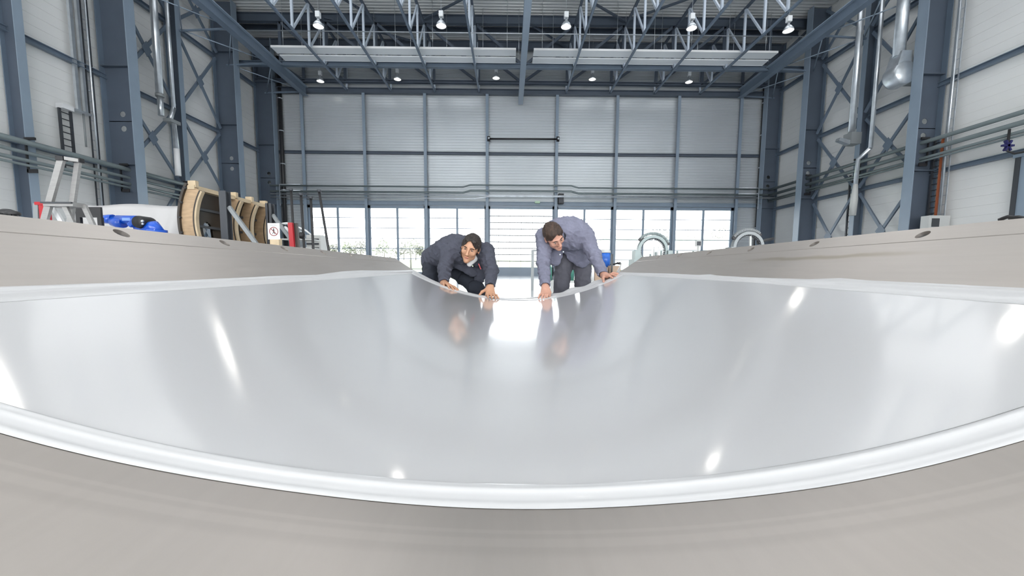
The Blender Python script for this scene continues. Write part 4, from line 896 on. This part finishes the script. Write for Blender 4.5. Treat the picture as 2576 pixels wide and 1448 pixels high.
# ================================================================ PEOPLE (distance field bodies, one continuous surface each)
def V3(p): return np.array(p, dtype=np.float64)
class Field:
    def __init__(s, lo, hi, h):
        s.lo = V3(lo); s.h = h; s.n = np.maximum(4, np.ceil((V3(hi) - s.lo) / h).astype(int)); s.f = np.full(s.n, .2, dtype=np.float32)
    def _grid(s, blo, bhi):
        a = np.clip(np.floor((V3(blo) - s.lo) / s.h).astype(int), 0, s.n); b = np.clip(np.ceil((V3(bhi) - s.lo) / s.h).astype(int) + 1, 0, s.n)
        if np.any(b <= a): return None, None
        ax = [s.lo[i] + s.h * np.arange(a[i], b[i]) for i in range(3)]
        return tuple(slice(a[i], b[i]) for i in range(3)), np.meshgrid(*ax, indexing='ij')
    def op(s, fn, blo, bhi, k=.02, mode='u'):
        m = .03 + k; sl, g = s._grid(V3(blo) - m, V3(bhi) + m)
        if sl is None: return
        P = np.stack(g, -1); d = fn(P).astype(np.float32); a = s.f[sl]
        if mode == 'u':
            hh = np.clip(.5 + .5 * (a - d) / k, 0, 1); s.f[sl] = a * (1 - hh) + d * hh - k * hh * (1 - hh)
        else:  # carve
            d = -d; hh = np.clip(.5 - .5 * (a - d) / k, 0, 1); s.f[sl] = a * (1 - hh) + d * hh + k * hh * (1 - hh)
    def cap(s, a, b, ra, rb, k=.02, mode='u', flat=None):
        a = V3(a); b = V3(b); ab = b - a; L2 = ab @ ab + 1e-12
        def fn(P):
            t = np.clip(((P - a) @ ab) / L2, 0, 1); q = P - (a + t[..., None] * ab)
            if flat is not None:
                ax, sc = flat; c = q @ ax; q = q + (c * (sc - 1))[..., None] * ax
            return np.sqrt((q * q).sum(-1)) - (ra + (rb - ra) * t)
        R = max(ra, rb); s.op(fn, np.minimum(a, b) - R, np.maximum(a, b) + R, k, mode)
    def ell(s, c, r, axes=None, k=.02, mode='u'):
        c = V3(c); r = V3(r); A = np.eye(3) if axes is None else axes   # rows are the local axes
        def fn(P):
            q = (P - c) @ A.T; k0 = np.sqrt(((q / r) ** 2).sum(-1)); k1 = np.sqrt(((q / (r * r)) ** 2).sum(-1)) + 1e-9; return k0 * (k0 - 1) / k1
        R = r.max(); s.op(fn, c - R, c + R, k, mode)
    def displace(s, fn, band=.03):
        m = np.abs(s.f) < band; idx = np.argwhere(m); P = s.lo + s.h * idx; s.f[m] += fn(P).astype(np.float32)
    def cut_above(s, fn):
        ax = [s.lo[i] + s.h * np.arange(s.n[i]) for i in range(3)]; P = np.stack(np.meshgrid(*ax, indexing='ij'), -1); s.f = np.maximum(s.f, fn(P).astype(np.float32))
    def mesh(s, name, m, parent, smooth_it=1):
        f = s.f; n = s.n; sg = f < 0; cnt = {}; nx, ny, nz = n; cn = (nx - 1) * (ny - 1) * (nz - 1)
        acc = np.zeros((cn, 3)); num = np.zeros(cn); quads = []
        cid = lambda i, j, k: (i * (ny - 1) + j) * (nz - 1) + k
        for ax in range(3):
            s0 = [slice(None)] * 3; s1 = [slice(None)] * 3; s0[ax] = slice(0, -1); s1[ax] = slice(1, None)
            a, b = f[tuple(s0)], f[tuple(s1)]; x = np.argwhere((a < 0) != (b < 0)); o1, o2 = [q for q in range(3) if q != ax]
            ok = (x[:, o1] > 0) & (x[:, o2] > 0) & (x[:, o1] < n[o1] - 1) & (x[:, o2] < n[o2] - 1); x = x[ok]
            av = a[tuple(x.T)]; bv = b[tuple(x.T)]; t = av / (av - bv); p = x.astype(float); p[:, ax] += t; ids = []
            for d1, d2 in ((0, 0), (-1, 0), (-1, -1), (0, -1)):
                c = x.copy(); c[:, o1] += d1; c[:, o2] += d2; q = cid(c[:, 0], c[:, 1], c[:, 2]); ids.append(q); np.add.at(acc, q, p); np.add.at(num, q, 1)
            Q = np.stack(ids, 1); flip = (av < 0) if ax != 1 else (av >= 0); Q[~flip] = Q[~flip][:, ::-1]; quads.append(Q)
        used = np.flatnonzero(num); remap = -np.ones(cn, dtype=np.int64); remap[used] = np.arange(len(used))
        v = s.lo + s.h * (acc[used] / num[used][:, None]); Q = remap[np.concatenate(quads)]
        for _ in range(smooth_it):   # light smoothing
            sm = np.zeros_like(v); c = np.zeros(len(v))
            for e in range(4):
                i, j = Q[:, e], Q[:, (e + 1) % 4]; np.add.at(sm, i, v[j]); np.add.at(c, i, 1); np.add.at(sm, j, v[i]); np.add.at(c, j, 1)
            v = v * .5 + .5 * sm / np.maximum(c, 1)[:, None]
        me = bpy.data.meshes.new(name); off = np.array(parent.location) if parent is not None else 0; v = v - off
        me.vertices.add(len(v)); me.vertices.foreach_set('co', v.ravel()); me.loops.add(Q.size); me.loops.foreach_set('vertex_index', Q.ravel().astype(np.int32))
        me.polygons.add(len(Q)); me.polygons.foreach_set('loop_start', np.arange(0, Q.size, 4, dtype=np.int32)); me.polygons.foreach_set('use_smooth', np.ones(len(Q), dtype=bool)); me.update(); me.validate()
        me.materials.append(M[m]); o = bpy.data.objects.new(name, me); COL.objects.link(o); o.parent = parent; return o
def unit(v): v = V3(v); return v / np.linalg.norm(v)
def frame(f, u):
    f = unit(f); u = V3(u); u = unit(u - f * (u @ f)); r = np.cross(f, u); return np.stack([r, f, u])   # rows right, forward, up
def head_loc(c, A): return lambda x, y, z: V3(c) + x * A[0] + y * A[1] + z * A[2]
def head(F, c, A):
    L = head_loc(c, A); a = A
    F.ell(L(0, -.012, .032), (.076, .094, .09), a, .01)                      # skull
    F.ell(L(0, .025, -.01), (.064, .068, .085), a, .02)                      # face mass
    F.cap(L(-.03, .02, -.07), L(0, .068, -.096), .03, .022, .02); F.cap(L(.03, .02, -.07), L(0, .068, -.096), .03, .022, .02)   # jaw
    F.ell(L(0, .072, -.1), (.018, .014, .013), a, .012)
    for s in (-1, 1):
        F.ell(L(s * .042, .062, -.022), (.022, .022, .022), a, .016)         # cheek bone
        F.ell(L(s * .031, .098, .012), (.019, .014, .0125), a, .01, 'c')     # eye socket
        F.cap(L(s * .012, .089, .030), L(s * .046, .074, .029), .008, .006, .010)   # brow
        F.ell(L(s * .078, -.006, .0), (.009, .021, .034), a, .006)           # ear
        F.ell(L(s * .084, .0, .004), (.007, .011, .018), a, .004, 'c')
    F.cap(L(0, .089, .022), L(0, .112, -.022), .0085, .0115, .010); F.ell(L(0, .113, -.027), (.0165, .012, .0095), a, .007)
    for s in (-1, 1): F.ell(L(s * .0125, .100, -.030), (.007, .008, .007), a, .005)
    F.ell(L(0, .096, -.054), (.024, .009, .006), a, .006); F.ell(L(0, .094, -.065), (.020, .009, .006), a, .006); F.ell(L(0, .104, -.0595), (.024, .006, .0018), a, .003, 'c')
def head_details(root, c, A, skin, hairmat, look=(0, 0)):
    L = head_loc(c, A)
    def ellmesh(name, cen, r, m, parent, n=14, mm=10):
        b = MB(); b.ball((0, 0, 0), 1, 1, 1, n, mm); b.v = [tuple(V3(cen) + A.T @ (V3(v) * V3(r))) for v in b.v]; return b.build(name, m, parent)
    for s in (-1, 1):
        e = ellmesh('eye', L(s * .031, .0815, .0115), (.0125, .0115, .0075), 'eyew', root)
        o = ellmesh('iris', L(s * .031 + look[0], .0905, .011 + look[1]), (.0058, .0042, .0056), 'eyed', e)
        b = MB(); b.tube([L(s * .014, .0965, .027), L(s * .03, .0945, .0325), L(s * .048, .080, .028)], [.0028, .0042, .002], 6); b.build('eyebrow', hairmat, root)
        b = MB(); b.tube([L(s * .0185, .089, .0145), L(s * .031, .0935, .0205), L(s * .044, .084, .0145)], [.0015, .0026, .0012], 6); b.build('eyelid', skin, root)
    b = MB(); b.tube([L(-.022, .096, -.0575), L(0, .1055, -.0565), L(.022, .096, -.0575)], [.0015, .0042, .0015], 8); b.tube([L(-.019, .095, -.0625), L(0, .1025, -.0655), L(.019, .095, -.0625)], [.0015, .0048, .0015], 8); b.build('lips', 'lip', root)
def hair(root, c, A, m, nfront=-.0008, tuft=0.):
    L = head_loc(c, A); lo = V3(c) - .17; F = Field(lo, lo + .34, .0042); F.ell(L(0, -.016, .038), (.0835, .1015, .0945), A, .01)
    F.ell(L(tuft * .02, .052, .085), (.055, .035, .026), A, .02)
    for s in (-1, 1): F.cap(L(s * .074, .018, .03), L(s * .076, .012, -.004), .012, .006, .012)   # sideburn
    F.ell(L(0, -.07, -.02), (.058, .03, .045), A, .02)
    def cut(P):
        q = (P - V3(c)) @ A.T; x, y, z = q[..., 0], q[..., 1], q[..., 2]
        fr = .079 + .010 * np.sin(x * 70 + 1) - .9 * x * x / .07 * 1.5       # hairline height at the front
        side = np.where(y > .03, fr - z, np.maximum(-.055 + 1.15 * np.maximum(y + .05, 0) - z, -1))
        side = np.where((y > -.03) & (y <= .03), np.maximum(.0 - z, (np.abs(x) < .0) * 1.), side)
        return np.where(y > .03, fr - z, np.where(y > -.035, -.004 - z - .5 * (y - .03) * 0, -.055 - z))
    F.cut_above(cut)
    F.displace(lambda P: .0022 * np.sin((P - V3(c)) @ A[0] * 420 + 3 * np.sin((P - V3(c)) @ A[1] * 60)) * np.sin((P - V3(c)) @ A[1] * 90 + 1.3) + .0025 * np.sin((P @ V3((80, 95, 60)))))
    return F.mesh('hair', m, root, 1)
def surf_z(x): return MZ0 - math.sqrt(MR ** 2 - (x - MX0) ** 2)
def hand(F, wr, kn, side, n, ftips, thumb, spread=.021):
    """wr wrist, kn centre of the knuckle row, side across the hand (thumb on the +side), n back-of-hand normal"""
    wr = V3(wr); kn = V3(kn); side = unit(side); n = unit(n)
    F.cap(wr, wr * .6 + kn * .4, .026, .025, .02)
    for i, o in enumerate((1.5, .5, -.5, -1.5)):   # index ... little
        k = kn + side * spread * o * 1.0 - n * .004 * abs(o) - unit(kn - wr) * (.004 * max(0, -o)); F.cap(wr + side * .011 * o, k, .0155, .0125, .016)
        tip = V3(ftips[i]); mid = k * .5 + tip * .5 + n * .013; F.cap(k, mid, .0112, .0098, .008); F.cap(mid, tip, .0098, .0078, .006)
    tb = wr * .75 + kn * .25 + side * .024; tt = V3(thumb); tm = tb * .45 + tt * .55 + side * .008 + n * .004; F.cap(tb, tm, .0155, .0118, .014); F.cap(tm, tt, .0118, .0088, .008)
def folds(dirs, amp, seed, freq=30):
    rg = np.random.default_rng(seed); ks = []
    for d in dirs:
        for _ in range(3): ks.append((unit(V3(d) + rg.normal(size=3) * .35) * freq * rg.uniform(.6, 1.7), rg.uniform(0, 6.28), rg.uniform(.5, 1)))
    def fn(P):
        w = .03 * np.sin(P @ V3((17, 11, 23))) + .02 * np.sin(P @ V3((-29, 19, 13)) + 2); o = 0
        for k, ph, a in ks: v = np.sin(P @ k + ph + 25 * w * 1.2); o = o + a * (1 - np.abs(v)) ** 2
        return -amp * (o / len(ks) * 3.6 - .7)
    return fn
def boots(root, pts):
    for (x, y, dx, dy) in pts:
        b = MB(); L_ = math.hypot(dx, dy); d = Vector((dx / L_, dy / L_, 0)); c = Vector((x, y, 0))
        b.tube([c + Vector((0, 0, .24)), c + Vector((0, 0, .1)), c + Vector((0, 0, .045)) + d * .02], [.055, .05, .045], 12); b.ball(c + d * .07 + Vector((0, 0, .045)), .06, .12 if abs(d.y) > abs(d.x) else .06, .045); b.box(x - .05, x + .05, y - .17 if dy < 0 else y - .08, y + .08 if dy < 0 else y + .17, 0, .025)
        b.build('boot', 'sole', root)

def person(label, skin, hairm, jackm, troum, J, seed):
    root = thing('person', label, 'person', (J['pelvis'][0], J['pelvis'][1], 0), None); A = frame(J['hf'], J['hu']); c = V3(J['head']); L = head_loc(c, A)
    pel, chest, neck = V3(J['pelvis']), V3(J['chest']), V3(J['neck']); cr = unit(J['across'])
    allp = np.array([V3(J[k]) for k in ('pelvis', 'chest', 'neck', 'head', 'shA', 'elA', 'wrA', 'knA', 'shB', 'elB', 'wrB', 'knB')])
    lo, hi = allp.min(0) - .16, allp.max(0) + .16; lo[2] = .30
    # body (skin): head, neck, trunk, arms, hands
    F = Field(lo, hi, .0042)
    F.cap(pel, chest, .10, .11, .05); F.cap(chest, neck, .09, .06, .05); F.cap(neck, L(0, -.025, -.045), .058, .054, .03)
    for s in 'AB':
        F.cap(chest, J['sh' + s], .07, .05, .05); F.cap(J['sh' + s], J['el' + s], .045, .037, .03); F.cap(J['el' + s], J['wr' + s], .037, .026, .02)
        hand(F, J['wr' + s], J['kn' + s], J['side' + s], J['n' + s], J['tips' + s], J['th' + s], J.get('spread', .021))
    for s in 'AB': F.cap(pel, V3(J['hip' + s]), .09, .085, .04); F.cap(J['hip' + s], V3(J['knee' + s]), .075, .05, .03)
    head(F, c, A); F.mesh('body', skin, root, 1)
    head_details(root, c, A, skin, hairm, J.get('look', (0, 0))); hair(root, c, A, hairm)
    # shirt collar visible at the throat
    G = Field(c - .26, c + .22, .005); G.cap(*(J['shirt'] if J.get('shirt') else (neck * .55 + V3(L(0, -.02, -.06)) * .45, neck * .9 + chest * .1 + A[1] * .02, .064, .075)), .02)
    G.mesh('shirt_collar', 'shirt' if J.get('shirt') else 'trou1', root, 1)
    # jacket
    F = Field(lo - .03, hi + .05, .0055); back = unit(J['back'])
    F.cap(pel + back * .0, chest, J.get('rw', .165), J.get('rc', .175), .06, flat=(back, 1.25))
    for s in (-1, 1): F.cap(pel + cr * s * .075, chest + cr * s * .09, .125, .135, .05)
    F.cap(chest, neck, .15, .085, .05)
    F.cap(chest + back * .03, neck + back * .05, .13, .075, .05)
    for s in 'AB':
        sh, el, wr = V3(J['sh' + s]), V3(J['el' + s]), V3(J['wr' + s]); F.cap(chest * .45 + sh * .55, sh, .115, .088, .05); F.cap(sh, el, .083, .064, .03)
        cuff = el + (wr - el) * J.get('cuff' + s, .86); F.cap(el, cuff, .064, .047, .025)
        d_ = unit(wr - el); F.cap(cuff + d_ * .035, cuff + d_ * .06, .04, .045, .004, 'c')
    for a_, b_, ra, rb in J.get('hang', ()): F.cap(a_, b_, ra, rb, .03, flat=(J.get('hangn', V3((0, 1, 0))), 2.2))
    # neck opening and an open front
    F.cap(L(0, -.01, -.03), neck * .8 + L(0, .0, -.06) * .2, .068, .072, .012, 'c')
    if J.get('open'): F.cap(J['open'][0], J['open'][1], J['open'][2], J['open'][3], .02, 'c')
    arms = [V3(J['elA']) - V3(J['shA']), V3(J['wrA']) - V3(J['elA']), V3(J['elB']) - V3(J['shB']), V3(chest) - pel]
    F.displace(folds(arms, .0125, seed, 30)); F.displace(folds([V3((.3, .2, 1)), V3((1, 0, .4))], .007, seed + 1, 50)); jk = F.mesh('jacket', jackm, root, 1)
    # stand-up collar, as its own band round the neck
    b = MB(); e1 = A[0]; nd = unit(V3(L(0, -.02, -.05)) - neck); e1 = unit(e1 - nd * (e1 @ nd)); e2 = np.cross(nd, e1); pts = []
    for r0, h0 in ((.078, .012), (.083, .055), (.079, .057), (.074, .012)):
        for k in range(22): t = 2 * math.pi * k / 22; ww = 1 if math.cos(t - math.pi / 2 - (0 if e2 @ A[1] > 0 else math.pi)) < .75 else .3; pts.append(neck + nd * (-.01 + h0 * ww) + (e1 * math.cos(t) + e2 * math.sin(t)) * (r0 + (.0 if ww == 1 else .004)))
    b.add(pts, [(i * 22 + k, i * 22 + (k + 1) % 22, (i + 1) * 22 + (k + 1) % 22, (i + 1) * 22 + k) for i in range(3) for k in range(22)], True); b.build('collar', jackm, jk)
    # trousers
    lo2 = np.minimum(V3(J['footA']), V3(J['footB'])); hi2 = np.maximum(pel, np.maximum(V3(J['hipA']), V3(J['hipB']))) + .2; lo2 = np.minimum(lo2, np.minimum(V3(J['kneeA']), V3(J['kneeB']))) - .16; lo2[2] = .02
    hi2 = np.maximum(hi2, np.maximum(V3(J['kneeA']), V3(J['kneeB'])) + .16)
    F = Field(lo2, hi2, .0075); F.cap(V3(J['hipA']), V3(J['hipB']), .12, .12, .05); F.cap((V3(J['hipA']) + V3(J['hipB'])) / 2, pel + (chest - pel) * .12, .13, .13, .05)
    for s in 'AB': F.cap(J['hip' + s], J['knee' + s], .108, J.get('kr', .078), .02); F.cap(J['knee' + s], V3(J['foot' + s]) + V3((0, 0, .06)), J.get('kr', .078), .07, .03)
    F.displace(folds([V3(J['kneeA']) - V3(J['hipA'])], .007, seed + 3, 26)); F.mesh('trousers', troum, root, 1)
    boots(root, [(*J['footA'][:2], *J.get('fdA', (0, -1))), (*J['footB'][:2], *J.get('fdB', (0, -1)))])
    return root, A, L
def S(px, py, y, up=0.):
    p = at(px, py, y); return V3((p.x, p.y, p.z + up))
def on(px, y, up=.0125):
    """point on the mould surface below photo column px at distance y"""
    x = at(px, 740, y).x; return V3((x, y, surf_z(x) + up))
# --- left man: crouched lunge, both hands flat on the film, face towards the camera
J = dict(pelvis=S(1108, 652, 4.12), chest=S(1150, 632, 3.84), neck=S(1178, 634, 3.70), head=S(1184, 624, 3.585), hf=(-.16, -.93, -.33), hu=(.26, -.3, .9), across=(1, .25, 0), back=(-.25, .35, .9),
         shA=S(1131, 636, 3.74), elA=S(1118, 676, 3.60), wrA=S(1117, 713, 3.38), knA=on(1124, 3.29, .030), sideA=(1, -.15, -.25), nA=(-.1, .6, .8),
         tipsA=[on(1150, 3.19), on(1141, 3.16), on(1131, 3.17), on(1117, 3.21)], thA=on(1153, 3.27),
         shB=S(1221, 634, 3.74), elB=S(1236, 680, 3.60), wrB=S(1233, 722, 3.34), knB=on(1234, 3.24, .032), sideB=(-1, -.1, 0), nB=(.1, .6, .8),
         tipsB=[on(1228, 3.14), on(1238, 3.13), on(1247, 3.14), on(1254, 3.17)], thB=on(1206, 3.26),
         hipA=S(1090, 655, 4.15), hipB=S(1135, 662, 4.12), kneeA=S(1082, 700, 3.86), kneeB=S(1200, 726, 3.86), footA=V3((-.72, 4.35, 0)), footB=V3((-.30, 4.2, 0)), kr=.075, shirt=(S(1190, 650, 3.69), S(1181, 664, 3.645), .042, .024), cuffA=.93, cuffB=.93,
         hang=((S(1098, 655, 4.06), S(1092, 680, 4.02), .135, .12), (S(1198, 655, 3.76), S(1222, 652, 3.76), .06, .06), (S(1160, 668, 3.78), S(1190, 684, 3.80), .05, .05), (S(1202, 680, 3.82), S(1205, 700, 3.84), .055, .05), (S(1222, 665, 3.78), S(1210, 700, 3.82), .045, .045)),
         look=(-.001, .001), spread=.0205)
p1, A1_, L1_ = person('crouching man in dark slate work jacket, face to the camera, both hands on the film', 'skin1', 'hair1', 'jack1', 'trou1', J, 21)
b = MB(); w0 = V3(J['wrB']); d = unit(V3(J['wrB']) - V3(J['elB'])); u_ = unit(np.cross(d, (0, 1, 0))); v_ = np.cross(d, u_)
b.add([w0 - d * .012 + hh * d * .014 + (u_ * math.cos(t) + v_ * math.sin(t)) * .0315 for hh in (0, 1) for t in np.linspace(0, 2 * math.pi, 20, endpoint=False)], [(k, (k + 1) % 20, 20 + (k + 1) % 20, 20 + k) for k in range(20)], True); b.build('bracelet', 'black', p1)
q = S(1207, 670, 3.66); MB().bar(q + V3((-.008, -.03, .025)), q + V3((.012, -.03, -.025)), .008, .022, (0, 1, 0)).build('red_badge', 'red', p1)
# --- right man: standing, bent at the waist, looking down to his left
J = dict(pelvis=S(1452, 612, 4.02), chest=S(1428, 588, 3.80), neck=S(1404, 584, 3.68), head=S(1393, 594, 3.585), hf=(.42, -.62, -.62), hu=(-.38, -.42, .80), across=(1, .1, -.05), back=(.1, .25, .95),
         shA=S(1371, 596, 3.72), elA=S(1367, 660, 3.66), wrA=S(1372, 722, 3.36), knA=on(1371, 3.26, .036), sideA=(1, -.1, 0), nA=(0, .6, .8),
         tipsA=[on(1376, 3.19), on(1370, 3.165), on(1363, 3.175), on(1355, 3.21)], thA=on(1383, 3.25),
         shB=S(1470, 594, 3.76), elB=S(1494, 640, 3.66), wrB=S(1518, 691, 3.44), knB=on(1529, 3.33, .034), sideB=(-.55, -.8, -.2), nB=(-.35, .35, .85),
         tipsB=[on(1540, 3.22), on(1548, 3.235), on(1552, 3.27), on(1553, 3.31)], thB=on(1518, 3.22),
         hipA=S(1422, 632, 4.05), hipB=S(1466, 632, 4.05), kneeA=S(1413, 708, 4.0), kneeB=S(1466, 708, 4.0), footA=V3((.52, 4.12, 0)), footB=V3((.74, 4.12, 0)), kr=.078, rw=.16, rc=.175, cuffA=.92, cuffB=.93,
         hang=((S(1400, 625, 3.85), S(1396, 655, 3.86), .075, .06), (S(1455, 625, 3.86), S(1462, 652, 3.92), .09, .085), (S(1428, 620, 3.85), S(1440, 645, 3.90), .06, .05), (S(1478, 600, 3.86), S(1480, 640, 3.92), .06, .07)),
         open=(S(1414, 640, 3.66), S(1410, 668, 3.72), .028, .04), look=(.002, -.003), spread=.0205)
p2, A2_, L2_ = person('standing man in grey blue work jacket bending over with his head turned down', 'skin2', 'hair2', 'jack2', 'trou2', J, 33)
w0 = V3(J['wrB']); d = unit(V3(J['wrB']) - V3(J['elB'])); u_ = unit(np.cross(d, (0, 1, 0))); v_ = np.cross(d, u_); b = MB()
b.add([w0 - d * .008 + hh * d * .016 + (u_ * math.cos(t) + v_ * math.sin(t)) * .0325 for hh in (0, 1) for t in np.linspace(0, 2 * math.pi, 20, endpoint=False)], [(k, (k + 1) % 20, 20 + (k + 1) % 20, 20 + k) for k in range(20)], True); b.build('wrist_watch', 'steelw', p2)
for (px, py, yy) in ((1417, 633, 3.68), (1409, 640, 3.70)): q = S(px, py, yy); MB().ball(q, .008, .004, .008).build('button', 'galv', p2)
